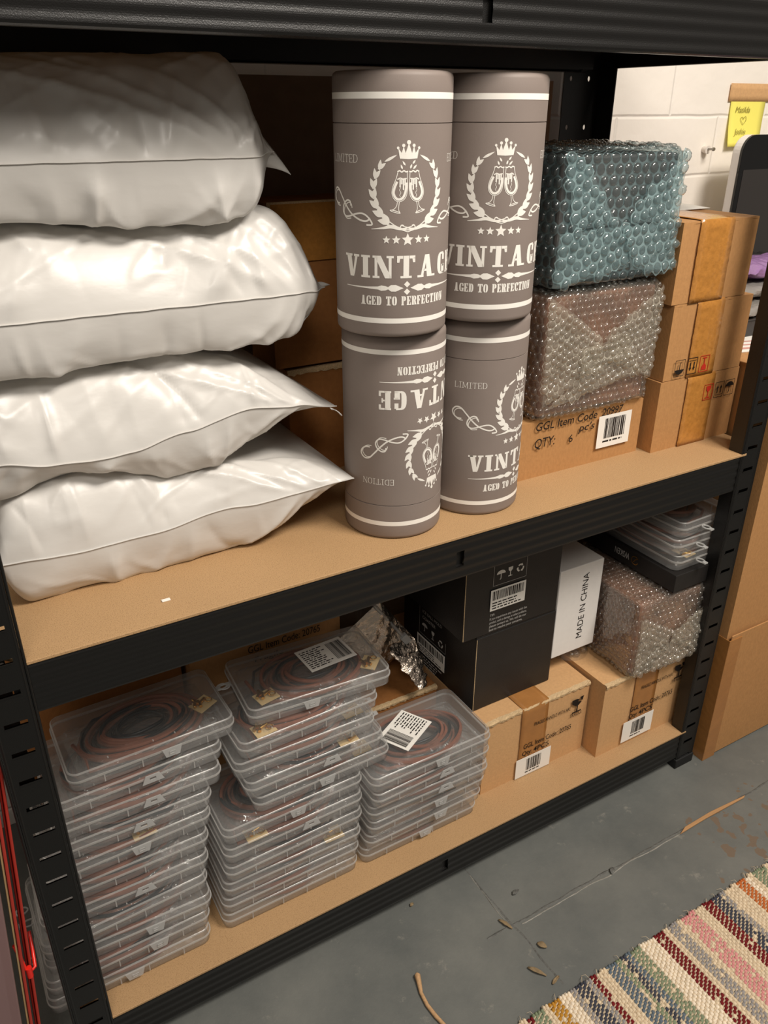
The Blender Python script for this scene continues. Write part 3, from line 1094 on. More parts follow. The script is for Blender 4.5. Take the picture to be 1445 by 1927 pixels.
# ------------------------------------------------------------------ grey gift tubes
def tube_art():
    """white artwork in millimetres: u along the surface from the centre of the design, v above the tube bottom"""
    A = []
    # crown
    A += [[(-9.5, 188.2), (0, 187.6), (9.5, 188.2), (10.2, 192), (-10.2, 192)],
          [(-10.2, 192), (-6.3, 192), (-11.4, 198.5)], [(-8, 192), (-3, 192), (-5.6, 200)], [(-4, 192), (4, 192), (0, 203)], [(3, 192), (8, 192), (5.6, 200)], [(6.3, 192), (10.2, 192), (11.4, 198.5)]]
    A += [circ(-11.4, 198.3, 1.4), circ(-5.6, 200.6, 1.7), circ(0, 203.6, 2.2), circ(5.6, 200.6, 1.7), circ(11.4, 198.3, 1.4)]
    # laurel wreath: centre (0,157), leaves in pairs
    R = 37.6
    for sd in (-1, 1):
        for k in range(8):
            a = radians(-58 + k * 15.0)
            x, y = R * cos(a), 157 + R * sin(a) * 1.02
            tg = a + pi / 2
            L = 14.0 - .55 * k
            w_ = 6.8 - .42 * k
            if k == 7:
                q = leaf(x, y, tg + .28, 15, 2.8)
                A.append([(sd * u, v) for u, v in (q if sd == 1 else q[::-1])])
                continue
            for off, da in ((-1.0, -.42), (1.0, .40)):
                xx, yy = x + off * cos(a), y + off * sin(a)
                q = leaf(xx, yy, tg + da, L, w_)
                A.append([(sd * u, v) for u, v in (q if sd == 1 else q[::-1])])
        # trailing stems that cross below
        st = stroke(spline([(sd * -8, 122.5), (sd * 6, 118.5), (sd * 18, 121), (sd * 27, 119.5), (sd * 40, 118.2)]), lambda t: .7 + 3.0 * sin(pi * t) ** 2)
        A += st
        A += stroke(spline([(sd * 20, 126), (sd * 12, 121), (sd * 0, 117.5), (sd * -8, 119), (sd * -7, 122.5), (sd * -4.5, 122)]), 1.1)
        A += stroke(spline([(sd * 24, 124), (sd * 14, 120), (sd * 0, 115.5)]), 1.6, .8)
        # side scrolls
        S1 = [(-88, 141.5), (-94, 142), (-99.5, 146), (-101, 152), (-96, 157), (-89, 156), (-82, 149), (-74, 140), (-65, 132), (-54, 126.8), (-46, 126), (-41.5, 129)]
        S2 = [(-66.5, 140.5), (-68, 145), (-73, 145.5), (-78.5, 141), (-80, 134.5), (-75.5, 129.5), (-68, 130), (-60, 132.5), (-51, 133.5), (-44, 130), (-39.2, 123), (-46, 122)]
        for P, w_ in ((S1, 1.9), (S2, 1.8)):
            A += stroke(spline([(abs(u) * sd, v) for u, v in P], 6), w_)
            A += stroke(spline([(abs(u) * sd * .975, v - 2.2) for u, v in P[:7]], 6), 1.1)
    # glasses
    for sd in (-1, 1):
        fl = lambda P: [(sd * -u, v) for u, v in P]
        A += stroke(fl(spline([(-11.6, 175), (-13.2, 169), (-16.6, 161), (-17.6, 154), (-15.0, 148.4), (-10.5, 146.2), (-5.6, 147.6), (-2.2, 152), (-.9, 160), (-1.2, 168), (-1.5, 175)])), .7)
        A += stroke(fl(spline([(-12.2, 166), (-14.8, 160), (-15.8, 154.6), (-13.6, 150.0), (-10.3, 148.4), (-6.6, 149.6), (-4.2, 153), (-2.6, 159), (-2.6, 165)])), 2.5)
        for x, b in ((-9.0, 161), (-7.2, 164), (-5.4, 158.5), (-3.6, 163)):
            A += stroke(fl([(x, 168.5), (x, b)]), 1.5) + [circ(sd * -x, b, .9, 8)]
        A += stroke(fl([(-12, 168), (-9, 169.5), (-6, 168.5), (-2, 169)]), 1.2)
        A += stroke(fl(spline([(-12, 175.5), (-9.5, 176.6), (-7.5, 175.2), (-5, 176.6), (-3, 175.4), (-.6, 176)])), 1.3)
        A += stroke(fl(spline([(-11.8, 146), (-12.6, 142), (-15, 139), (-18.6, 137.6)])), .7)
        A += stroke(fl(spline([(-9.6, 146), (-10.2, 142), (-10.4, 138.5), (-9.4, 135.8)])), .7)
        e = [(-14 + 5.6 * cos(t) * .97 - .9 * sin(t) * .25, 136.2 - 5.6 * cos(t) * .25 + .9 * sin(t)) for t in [2 * pi * i / 20 for i in range(21)]]
        A += stroke(fl(e), .8)
        A += stroke(fl(spline([(-8.5, 160), (-9.6, 157.5), (-8.2, 155), (-9.4, 152.5), (-8.4, 150.8)])), .5)
    for x, y, a, L in ((-6.5, 178, 2.0, 5), (-3.5, 181.5, 2.2, 5.5), (1.8, 178.5, 1.2, 5), (5.0, 178, .8, 6), (4.4, 183, .9, 5)):
        A.append(leaf(x, y, a, L, 2.0))
    # stars
    for x, R_ in ((-23.4, 4.4), (-12.7, 4.9), (0, 7.0), (12.7, 4.9), (23.0, 4.4)):
        A.append(star(x, 107.3, R_))
    # VINTAGE
    for ch, a, b in (('V', -76.3, -55.5), ('I', -53, -42), ('N', -39, -15.2), ('T', -11.6, 9.2), ('A', 12.2, 36.8), ('G', 41.5, 56.5), ('E', 60.5, 75.8)):
        h = 24.0
        k = h
        w_ = (b - a) / k
        for p in glyph(ch, w_, .27, .10, .02):
            A.append([(a + u * k, 66.6 + v * h) for u, v in p])
    # ornament line
    for sd in (-1, 1):
        q = lambda P: [(sd * u, v) for u, v in (P if sd == 1 else P[::-1])]
        A.append(q([(75, 55.6), (45, 54.9), (33, 54.3), (33, 57.6), (45, 56.9), (75, 56.2)]))
        A.append(q([(34, 54.6), (29, 53.0), (24, 53.6), (21, 54.8), (21, 57), (24, 58.2), (29, 58.8), (34, 57.3)]))
        A.append(q([(22, 55.2), (18, 52.4), (13, 52.2), (4, 55.9), (13, 59.6), (18, 59.4), (22, 56.8)]))
    A += [[(0, 56.4), (3.6, 59.9), (0, 63.5), (-3.6, 59.9)], [(0, 55.4), (-3.6, 51.9), (0, 48.3), (3.6, 51.9)]]
    A += word('AGED TO PERFECTION', -53.5, 53.5, 37, 10, .23, .10, dict(I=.36, E=.52, F=.5, T=.62, O=.56, P=.56, R=.58, C=.54, N=.66, A=.62, G=.58, D=.58), gap=.09, space=.36)
    A += word('LIMITED', -99.3, -56.3, 183.6, 8, .09, .05, gap=.14, g=0)
    A += word('EDITION', 56.3, 98.8, 183.6, 8, .09, .05, gap=.14, g=0)
    return A


R_T, H_T, Z_LID = .065, .270, .2217


def wrap_art(mb, polys, R, mat_index, step=.0045):
    """bend flat artwork (metres) round the cylinder, cut into narrow strips so it follows the curve"""
    bm = bmesh.new()
    for q in polys:
        a = sum(q[i][0] * q[(i + 1) % len(q)][1] - q[(i + 1) % len(q)][0] * q[i][1] for i in range(len(q)))
        if abs(a) < 1e-12:
            continue
        pts = q if a > 0 else q[::-1]
        try:
            bm.faces.new([bm.verts.new((u, v, 0)) for u, v in pts])
        except ValueError:
            pass
    bmesh.ops.triangulate(bm, faces=bm.faces[:])
    x = -.11
    while x < .11:
        bmesh.ops.bisect_plane(bm, geom=bm.verts[:] + bm.edges[:] + bm.faces[:], plane_co=(x, 0, 0), plane_no=(1, 0, 0))
        x += step
    vs = []
    for i, v in enumerate(bm.verts):
        v.index = i
        a = v.co.x / R
        vs.append(((R) * sin(a), -(R) * cos(a), v.co.y))
    fs = [tuple(v.index for v in f.verts) for f in bm.faces]
    bm.free()
    mb.add(vs, fs, mat_index)


ART = [[(u / 1000, v / 1000) for u, v in p] for p in tube_art()]


def band(z, w, R):
    m = 140
    return [[(R * sin(2 * pi * i / m), -R * cos(2 * pi * i / m), zz) for i in range(m)] for zz in (z - w / 2, z + w / 2)]


mb = MB()
mb.lathe([(0, .0005), (.050, .0005), (.0605, .0003), (.0630, .0010), (.0645, .0030), (R_T, .006), (R_T, .10), (R_T, Z_LID - .0012), (R_T - .0012, Z_LID - .0008), (R_T - .0012, Z_LID + .001)], 140)
wrap_art(mb, ART, R_T + .00022, 1)
mb.grid(band(.0195, .0058, R_T + .00022), 1, cv=True)
ME_BODY = mb.build('tube_body', [M['tube'], M['white_ink']], smooth=40, mesh_only=True)
mb = MB()
mb.lathe([(R_T - .0012, Z_LID - .0002), (R_T + .0001, Z_LID), (R_T + .0001, .25), (R_T + .0001, H_T - .0055), (R_T - .001, H_T - .0022), (R_T - .0035, H_T - .0004), (R_T - .006, H_T), (.03, H_T), (0, H_T)], 140)
mb.grid(band(.2468, .0062, R_T + .00034), 1, cv=True)
ME_LID = mb.build('tube_lid', [M['tube'], M['white_ink']], smooth=40, mesh_only=True)
mb = MB()
mb.grid([[((R_T + .0003) * sin(a), -(R_T + .0003) * cos(a), z) for a in (0, .007)] for z in (Z_LID + .001, H_T - .006)])
ME_SEAM = mb.build('lid_seam', [M['ink']], mesh_only=True)


def gift_tube(label, x, y, z, s0, inverted=False):
    root = thing('gift_tube', label, 'tube', (x, y, z), s0 / R_T, 'grey gift tubes')
    if inverted:
        root.rotation_euler = (0, pi, s0 / R_T)
        root.location = (x, y, z + H_T)
    inst(ME_BODY, 'tube_body', root)
    inst(ME_LID, 'tube_lid', root)
    return root


gift_tube('upper grey gift tube in the pair nearest the white bags, whole VINTAGE design showing', .527, .077, ZM1 + H_T + .0032, -.0176)
gift_tube('lower grey gift tube standing upside down, nearest the white bags', .540, .093, ZM1, .0226, True)
gift_tube('upper grey gift tube nearest the bubble wrapped parcels, standing on another tube', .6625, .081, ZM1 + H_T + .0032, -.0225)
gift_tube('lower grey gift tube the right way up, LIMITED facing out, by the bubble wrap', .6755, .0955, ZM1, .0272)

# ------------------------------------------------------------------ white mailer bags
def interp(tab, x):
    if x <= tab[0][0]:
        return tab[0][1]
    for (a, p), (b, q) in zip(tab, tab[1:]):
        if x <= b:
            t = (x - a) / (b - a)
            t = t * t * (3 - 2 * t)
            return p + (q - p) * t
    return tab[-1][1]


def ridged(p, f, seed):
    return 1 - abs(noise.noise((p[0] * f + seed, p[1] * f - seed, p[2] * f + seed * .5))) * 2


def mailer(label, x0, x1, zs, zb, zt, ys, yb, Lr, pr, Ll, pl, a_top, a_bot, seed, e_top=2.2, e_bot=2.0, amp=.004, tip=None, ysr=None):
    """a stuffed poly mailer: seam along the front at (ys, zs(x)), sheets rising to zt and falling to zb"""
    nx, nt = 230, 76
    root = thing('mailer_bag', label, 'bag', (0, 0, 0), 0, 'white poly mailer bags')

    def ends(x):
        r = max(0, min(1, (x1 - x) / Lr))
        l = max(0, min(1, (x - x0) / Ll))
        return (1 - (1 - r) ** pr) * (1 - (1 - l) ** pl)

    rr = random.Random(int(seed * 100))
    CR = []
    for k in range(34):
        t0 = rr.choice((0, 0, rr.uniform(0, .2)))
        CR.append((rr.random() < .6, rr.uniform(x0, x1), rr.uniform(-.9, .9) * (.25 + .5 * rr.random()), t0, t0 + rr.uniform(.10, .42), rr.uniform(.010, .034), rr.uniform(.0012, .0042) * rr.choice((1, 1, -.8))))
    # folds fanning out of the front right corner
    for k in range(7):
        CR.append((k % 2 == 0, x1 - .02 - .01 * k, -.15 - .16 * k, .0, .12 + .05 * k, .012 + .003 * k, .0030))

    def creases(x, t, up):
        d = 0
        for (u_, xc, sl, ta, tb, w, h) in CR:
            if u_ != up or t < ta or t > tb:
                continue
            q = 1 - abs(x - xc - sl * (t - ta)) / w
            if q > 0:
                v = (t - ta) / (tb - ta)
                d += h * q * q * (1 - v) ** .7 * min(1, v * 12 + (1 if ta == 0 else 0))
        return d

    def pt(x, t, up):
        g = ends(x)
        ze = interp(zs, x)
        y_s = interp(ys, x)
        z1 = interp(zt if up else zb, x)
        a, e = (a_top, e_top) if up else (a_bot, e_bot)
        q = min(t / a, 1)
        h = (1 - (1 - q) ** e) ** (.8 if up else .75)
        if t > .8:
            h *= 1 - ((t - .8) / .2) ** 3
        y = y_s + (yb - y_s) * t
        z = ze + (z1 - ze) * h * g
        # folds: broad dents, then sharp creases fanning from the seam and corners
        env = min(1, t / .03) * (1 if t < .9 else (1 - t) / .1) * min(1, g * 1.5)
        wall_ = 1 if q < 1 else .08
        s_ = 1 if up else -1
        u = (x * 1.0, y * .55, z * .6)
        d = noise.noise((u[0] * 9 + seed, u[1] * 12, u[2] * 12 + seed)) * 1.0
        fan = noise.noise(((x - x0) * 14 + t * 9 * s_ + seed * 3, seed, t * 3)) * .55
        cr = max(0, ridged((x + t * .25, y * .6, z * .4), 10, seed * 1.7) - .55) * 1.6
        cr2 = max(0, ridged((x - t * .5, y, z * .5), 19, seed * 2.3) - .66) * 1.1
        dd = amp * env * wall_ * (d + fan + cr * .9 + cr2 * .7) + creases(x, t, up) * (1 if q < 1 else .3) * min(1, t / .015) * min(1, g * 2)
        y2 = y - dd * (1.0 if q < 1 else .2)
        z2 = z + s_ * dd * .8
        return (x, y2, z2)
    m = MB()
    xs = [x0 + (x1 - x0) * (.5 - .5 * cos(pi * i / nx)) for i in range(nx + 1)]
    ts = [(j / nt) ** 1.8 for j in range(nt + 1)]
    m.grid([[pt(x, t, True) for x in xs] for t in ts])
    m.grid([[pt(x, t, False) for x in xs[::-1]] for t in ts])
    o = m.build('bag_film', M['poly'], root, smooth=180)
    # welded seam lip along the front
    f = MB()
    rows = []
    for k, (dy, dz) in enumerate(((.001, .0007), (-.0016, .0007), (-.0017, .0001), (.001, -.0004))):
        rows.append([(x, pt(x, 0, True)[1] + dy, interp(zs, x) + dz + .0007 * noise.noise((x * 40, seed, 0))) for x in xs])
    f.grid(rows, cu=True)
    f.build('seam', M['poly'], root, smooth=60)
    if tip:
        # loose corner of film
        t = MB()
        A, B, C_ = [Vector(p) for p in tip]
        n = 8
        rows = []
        for i in range(n + 1):
            s_ = i / n
            a = A.lerp(B, s_)
            c = C_.lerp(B, s_ ** .8)
            rows.append([a.lerp(c, j / 5) + Vector((0, -.004 * sin(pi * j / 5) * (1 - s_) + .002 * sin(5 * s_), .002 * sin(3 * s_))) for j in range(6)])
        t.grid(rows)
        q = t.build('corner_tab', M['poly'], root, smooth=180)
        sd = q.modifiers.new('thickness', 'SOLIDIFY'); sd.thickness = .0008
    return root


B43 = [(.0, .815), (.063, .816), (.146, .829), (.261, .803), (.356, .806), (.415, .823), (.5, .823)]
B32 = [(0, .946), (.6, .949)]
B21 = [(0, 1.097), (.118, 1.095), (.224, 1.087), (.322, 1.083), (.381, 1.095), (.5, 1.098)]
mailer('bottom white mailer bag of the stack, lying on the middle shelf board', .044, .472,
       [(.05, .749), (.13, .743), (.22, .745), (.30, .755), (.345, .753), (.395, .757), (.472, .766)], [(0, ZM1 + .0005), (.40, ZM1 + .0005), (.44, ZM1 + .012), (.48, ZM1 + .05)], [(a, b - .0015) for a, b in B43],
       [(.05, .098), (.30, .097), (.40, .090), (.472, .078)], .36, .17, 1.35, .035, 2.6, .16, .09, 2.1)
mailer('second white mailer bag from the bottom, pointed corner by the lower tube', .0, .463,
       [(.0, .868), (.07, .862), (.12, .852), (.176, .848), (.203, .850), (.268, .862), (.346, .876), (.408, .868), (.463, .857)], [(a, b) for a, b in B43], [(a, b - .0015) for a, b in B32],
       [(.0, .098), (.35, .098), (.463, .104)], .36, .20, 1.25, .05, 2.4, .26, .10, 5.4,
       tip=((.452, .100, .8585), (.4665, .098, .846), (.456, .106, .853)))
mailer('third white mailer bag from the bottom, with a bulging right end', .0, .468,
       [(.0, 1.004), (.42, 1.002), (.468, .998)], [(a, b) for a, b in B32], [(a, b - .0015) for a, b in B21],
       [(.0, .098), (.410, .100), (.440, .110), (.468, .138)], .36, .075, 2.2, .05, 2.4, .26, .07, 8.7,
       tip=((.458, .140, 1.004), (.4805, .150, .998), (.454, .138, .988)))
mailer('topmost white mailer bag, right under the upper shelf', .0, .414,
       [(.0, 1.147), (.386, 1.147), (.414, 1.150)], [(a, b) for a, b in B21], [(0, 1.236), (.3, 1.243), (.42, 1.246)],
       [(.0, .098), (.37, .100), (.414, .145)], .36, .050, 2.3, .05, 2.4, .36, .08, 12.1,
       tip=((.400, .152, 1.172), (.436, .152, 1.125), (.396, .140, 1.136)))

# ------------------------------------------------------------------ bubble wrapped parcels
def wrapped(label, lo, hi, film, film2, inner, pitch, rb, r=.012, disp=.002, layers=(), rotz=0, pivot=None, seed=0, sides=('front', 'left', 'top', 'right'), group='bubble wrapped parcels'):
    lo, hi = Vector(lo), Vector(hi)
    base = Vector(((lo.x + hi.x) / 2, (lo.y + hi.y) / 2, lo.z))
    root = thing('bubble_wrapped_parcel', label, 'parcel', base, rotz, group)
    a, b = lo - base, hi - base
    c = MB()
    g = .0075
    c.box(a + Vector((g, g, g * .6)), b - Vector((g, g, g)))
    c.build('carton_inside', inner, root, bevel=.004)
    il, ih = a + Vector((r, r, r)), b - Vector((r, r, r))

    def P(q, off=0.0):
        cq = Vector([min(max(q[i], il[i]), ih[i]) for i in range(3)])
        n = q - cq
        if n.length < 1e-9:
            n = Vector((0, -1, 0))
        n.normalize()
        d = disp * (noise.noise(q * 22 + Vector((seed, 0, 0))) + .6 * noise.noise(q * 55 + Vector((0, seed, 0))))
        return cq + n * (r + d + off), n
    FACES = {'front': lambda u, v: Vector((u, a.y, v)), 'left': lambda u, v: Vector((a.x, u, v)), 'right': lambda u, v: Vector((b.x, u, v)), 'top': lambda u, v: Vector((u, v, b.z)), 'back': lambda u, v: Vector((u, b.y, v)), 'bottom': lambda u, v: Vector((u, v, a.z))}
    RNG = {'front': (a.x, b.x, a.z, b.z), 'back': (a.x, b.x, a.z, b.z), 'left': (a.y, b.y, a.z, b.z), 'right': (a.y, b.y, a.z, b.z), 'top': (a.x, b.x, a.y, b.y), 'bottom': (a.x, b.x, a.y, b.y)}

    HEX = []
    for i in range(12):
        an = 2 * pi * i / 12 + pi / 6
        HEX.append((cos(an), sin(an), (1.0 if i % 2 == 0 else cos(pi / 6))))

    def dome(m, f, cu, cv, rot=0.0, off=0.0):
        """one bubble: clear dome inside a six-sided collar of flat film; f(u, v) gives the surface point and normal"""
        rnd = random.random
        R_ = pitch / sqrt(3) * 1.01
        p0, n0 = f(cu, cv)
        flat = rnd() < .16
        hh = rb * (random.uniform(.12, .25) if flat else random.uniform(.45, .72))
        tu, tv = (rnd() - .5) * rb * .55, (rnd() - .5) * rb * .55
        sc = random.uniform(.90, 1.04)
        c, q = cos(rot), sin(rot)
        rows = []
        for (k, h) in ((0, 0), (1, 0), (.93, .42), (.66, .85), (.28, 1.0)):
            row = []
            for (x, y, e) in HEX:
                if k == 0:
                    u, v = x * R_ * e, y * R_ * e
                else:
                    u, v = x * rb * k * sc + tu * h * .6, y * rb * k * sc + tv * h * .6
                    if h:
                        w_ = .10 * rb
                        u += w_ * (rnd() - .5)
                        v += w_ * (rnd() - .5)
                u, v = u * c - v * q, u * q + v * c
                p, n = f(cu + u, cv + v)
                row.append(p + n * (hh * h * (random.uniform(.82, 1.1) if h else 1)))
            rows.append(row)
        m.grid(rows[:2], 1, cv=True)
        m.grid(rows[1:], 0, cv=True)
        o_ = len(m.v)
        m.f.append(tuple(o_ - 12 + i for i in range(12)))
        m.m.append(0)
    m = MB()
    for fc in ('front', 'left', 'top', 'right', 'back', 'bottom'):
        u0, u1, v0, v1 = RNG[fc]
        nu, nv = max(2, int((u1 - u0) / .006)), max(2, int((v1 - v0) / .006))
        rows = [[P(FACES[fc](u0 + (u1 - u0) * i / nu, v0 + (v1 - v0) * j / nv))[0] for i in range(nu + 1)] for j in range(nv + 1)]
        m.grid(rows, 0 if fc in sides else 1)
        if fc not in sides:
            continue
        j = 0
        v = v0 + pitch * .5
        while v < v1:
            u = u0 + pitch * (.5 if j % 2 else 1.0)
            while u < u1:
                dome(m, lambda x, y: P(FACES[fc](x, y), .0004), u, v)
                u += pitch
            v += pitch * .87
            j += 1
    m.build('bubble_wrap', [film, film2], root, smooth=62)
    # folded over layers: triangles and strips of a second sheet on the front, uv in 0..1 of the front face
    for li, poly in enumerate(layers):
        m = MB()
        pts = [(a.x + (b.x - a.x) * u, a.z + (b.z - a.z) * v) for u, v in poly]
        off = .0035 + .0015 * li
        n4 = 16
        Q = pts if len(pts) == 4 else pts + [pts[-1]]

        def bil(s_, t):
            x = (Q[0][0] * (1 - s_) + Q[1][0] * s_) * (1 - t) + (Q[3][0] * (1 - s_) + Q[2][0] * s_) * t
            z = (Q[0][1] * (1 - s_) + Q[1][1] * s_) * (1 - t) + (Q[3][1] * (1 - s_) + Q[2][1] * s_) * t
            return x, z

        def PL(x, z):
            q = Vector((x, a.y, z))
            w = .0018 * noise.noise(Vector((x * 60, li * 3.3, z * 60))) + .0012 * noise.noise(Vector((x * 140, li, z * 140)))
            return P(q, off + w)
        m.grid([[PL(*bil(i / n4, j / n4))[0] for i in range(n4 + 1)] for j in range(n4 + 1)])
        # bubbles inside the polygon
        xs, zs_ = [p[0] for p in pts], [p[1] for p in pts]

        def inside(x, z):
            c_ = False
            k = len(pts)
            for i in range(k):
                (x1_, z1_), (x2_, z2_) = pts[i], pts[(i + 1) % k]
                if (z1_ > z) != (z2_ > z) and x < (x2_ - x1_) * (z - z1_) / (z2_ - z1_) + x1_:
                    c_ = not c_
            return c_
        ang = .5 + li * .9
        ca, sa = cos(ang), sin(ang)
        ext = max(max(xs) - min(xs), max(zs_) - min(zs_)) * 1.5
        cx_, cz_ = (max(xs) + min(xs)) / 2, (max(zs_) + min(zs_)) / 2
        nn = int(ext / pitch) + 1
        for i in range(-nn, nn):
            for j in range(-nn, nn):
                u, v = (i + (j % 2) * .5) * pitch, j * pitch * .87
                x, z = cx_ + u * ca - v * sa, cz_ + u * sa + v * ca
                if inside(x, z):
                    dome(m, lambda x_, z_: (lambda t: (t[0] + t[1] * .0004, t[1]))(PL(x_, z_)), x, z, ang)
        m.build('folded_flap', [M['flap_blue'], M['flap_blue2']] if film is M['bub_blue'] else [M['flap_clear'], M['flap_clear2']], root, smooth=62)
    return root


wrapped('blue tinted bubble wrapped parcel on top of the clear one, middle shelf', (.788, .088, .9705), (1.015, .275, 1.146), M['bub_blue'], M['bub_blue2'], M['parcel_dark'], .0164, .0073, seed=2,
        layers=([(.02, .98), (.20, .86), (.46, .46), (.10, .44)], [(.02, .42), (.55, .45), (.60, .12), (.0, .02)], [(.97, .98), (.99, .45), (.56, .46), (.62, .62)], [(.98, .44), (.99, .06), (.60, .10), (.52, .44)]))
wrapped('clear bubble wrapped parcel sandwiched between the blue one and a carton', (.784, .090, .7785), (1.010, .275, .9655), M['bub_clear'], M['bub_clear2'], M['parcel'], .0118, .0056, seed=5, disp=.003,
        layers=([(.02, .98), (.48, .62), (.5, .4), (.03, .12)], [(.05, .10), (.45, .42), (.62, .42), (.98, .30)], [(.98, .97), (.98, .2), (.55, .42), (.5, .62)], [(.3, .55), (.7, .62), (.75, .4), (.3, .34)]))
wrapped('clear bubble wrapped parcel on the lower shelf beneath the flat black box', (1.004, .020, .2675), (1.172, .250, .4275), M['bub_clear'], M['bub_clear2'], M['parcel'], .0118, .0056, seed=9, disp=.003, rotz=-.04,
        layers=([(.04, .80), (.5, .5), (.45, .3), (.05, .04)], [(.05, .03), (.4, .36), (.62, .4), (.98, .06)], [(.97, .75), (.97, .08), (.5, .38), (.5, .5)]))

# spare wrap bunched up beside the lower parcel, under the white carton
P3 = bpy.data.objects['bubble_wrapped_parcel.002']
m = MB()
q0 = Vector((.972, .165, .2625)) - Vector(P3.location)
for j in range(34):
    a = random.uniform(0, 2 * pi)
    rr = sqrt(random.random())
    c = q0 + Vector((rr * .040 * cos(a), rr * .048 * sin(a), (.008 + .018 * random.random()) * (1 - rr * .4)))
    rows = []
    rb_ = random.uniform(.005, .0075)
    for k in range(6):
        t = pi * k / 5
        rows.append([c + Vector((sin(t) * cos(b) * rb_, sin(t) * sin(b) * rb_, cos(t) * rb_ * .8)) for b in [2 * pi * i / 10 for i in range(10)]])
    m.grid(rows, j % 2, cv=True)
m.grid([[q0 + Vector((.044 * (1 - k / 3 * .25) * cos(b), .052 * (1 - k / 3 * .25) * sin(b), (.034) * k / 3)) for b in [2 * pi * i / 20 for i in range(20)]] for k in range(4)], 0, cv=True)
m.build('spare_wrap', [M['bub_clear'], M['bub_clear2']], P3, smooth=60)

# ------------------------------------------------------------------ black boxes
BK = [M['blackcard'], M['white_ink'], M['grey_ink'], M['paper'], M['ink']]


def label_block(m, F, u, v, w, small=False):
    """icons in a frame, a barcode sticker and a paragraph, top-left at (u, v)"""
    F.polys(m, [rect(u, v - .040, u + .0006, v - .002), rect(u, v - .040, u + w, v - .0394), rect(u + w - .0006, v - .040, u + w, v - .002)], 2)
    F.polys(m, icon_umbrella(u + w * .22, v - .022, .018), 1)
    F.polys(m, icon_glass(u + w * .50, v - .021, .018), 1)
    F.polys(m, icon_recycle(u + w * .80, v - .020, .017), 1)


def sticker(root, F, u, v, w, h, seed):
    b = MB()
    G = Face(F.O + F.N * .0004, F.U, F.V, .0016)
    b.prism([G.p(*q) for q in ((u, v), (u + w, v), (u + w, v + h), (u, v + h))], -G.N * .0004)
    G2 = Face(F.O + F.N * .0004, F.U, F.V, .0019)
    G2.polys(b, barcode_polys(u + w * .05, u + w * .95, v + h * .5, v + h * .93, seed, 26), 1)
    G2.polys(b, textlines(u + w * .05, u + w * .96, v + h * .06, v + h * .44, 3, seed), 1)
    b.build('barcode_label', [M['paper'], M['ink']], root)


def black_box(label, x0, x1, y0, y1, z0, z1, rotz, front_art, left_art, seed):
    w, d, h = x1 - x0, y1 - y0, z1 - z0
    root = thing('gift_box', label, 'box', (x0, y0, z0), rotz, 'black gift boxes')
    m = MB()
    m.box((0, 0, 0), (w, d, h - .003))
    m.build('box_body', M['blackcard'], root, bevel=.0012)
    l = MB()
    l.box((.0008, .0012, h - .0028), (w - .0008, d, h))
    l.box((.0, -.0009, .002), (.0012, .0005, h - .004), 1)
    l.build('tuck_lid', [M['blackcard'], M['kraft_edge']], root, bevel=.0006)
    F = Face((0, 0, 0), (1, 0, 0), (0, 0, 1), .0006)
    Lf = Face((0, d, 0), (0, -1, 0), (0, 0, 1), .0006)
    p = MB()
    if front_art:
        u, v = .055, h - .024
        label_block(p, F, u, v, .068)
        F.text(p, 'TIP:', u - .002, v - .098, .0045, 2)
        for i, s_ in enumerate(('If you experience any issues with the', 'product, such as damage or other problems,', 'please contact us. We will do our', 'best to resolve your concerns.')):
            F.text(p, s_, u - .002, v - .1055 - .0072 * i, .0048, 2, width=.078 if i < 3 else .07)
        sticker(root, F, u - .004, v - .0865, .072, .040, seed)
    if left_art:
        u, v = .055, h - .020
        for i, s_ in enumerate(('WHISKEY GLASS', 'ICE BALL MOLD', 'COASTER')):
            Lf.text(p, s_, u + .010, v - .008 - .0125 * i, .0065, 2, width=.062 if i < 2 else .042)
        Lf.polys(p, [rect(u, v - .068, u + .0006, v), rect(u, v - .068, u + .085, v - .0675), rect(u + .085, v - .068, u + .0856, v - .045)], 2)
        Lf.polys(p, icon_umbrella(u + .018, v - .050, .018), 2)
        Lf.polys(p, icon_glass(u + .045, v - .052, .018), 2)
        Lf.polys(p, icon_recycle(u + .070, v - .055, .017), 2)
        Lf.polys(p, textlines(u - .004, u + .085, v - .135, v - .113, 4, seed), 2)
        sticker(root, Lf, u - .004, v - .108, .090, .036, seed + 1)
    if p.v:
        p.build('printing', BK, root)
    return root


black_box('lower black gift box with plain front, standing on the fragile carton', .7135, .886, .108, .335, .2545, .409, .006, False, True, 51)
black_box('upper black gift box with barcode sticker, close under the middle shelf', .684, .883, .108, .335, .4105, .566, 0, True, False, 53)

# white carton
root = thing('white_carton', 'white cardboard box printed MADE IN CHINA up its front', 'box', (.8905, .113, .2975))
m = MB()
w, d, h = .101, .150, .183
m.box((0, 0, 0), (w, d, h))
F = Face((0, 0, 0), (1, 0, 0), (0, 0, 1), .0005)
m.build('box_body', M['white_card'], root, bevel=.0012)
m = MB()
F.text(m, 'MADE IN CHINA', .068, .026, .0135, 0, width=.138, weight=.001, rot=pi / 2)
m.build('printing', M['ink'], root)
for (z0, z1) in ((.006, .074), (.108, .177)):
    m = MB()
    P = [(0, .003, z0), (0, .024, z0), (0, .045, z0 + .006), (0, .05, (z0 + z1) / 2), (0, .045, z1 - .006), (0, .024, z1), (0, .003, z1)]
    m.prism([(-.0012, y, z) for _, y, z in P][::-1], (-.0016, 0, 0))
    m.build('side_flap', M['white_card'], root, bevel=.0004)

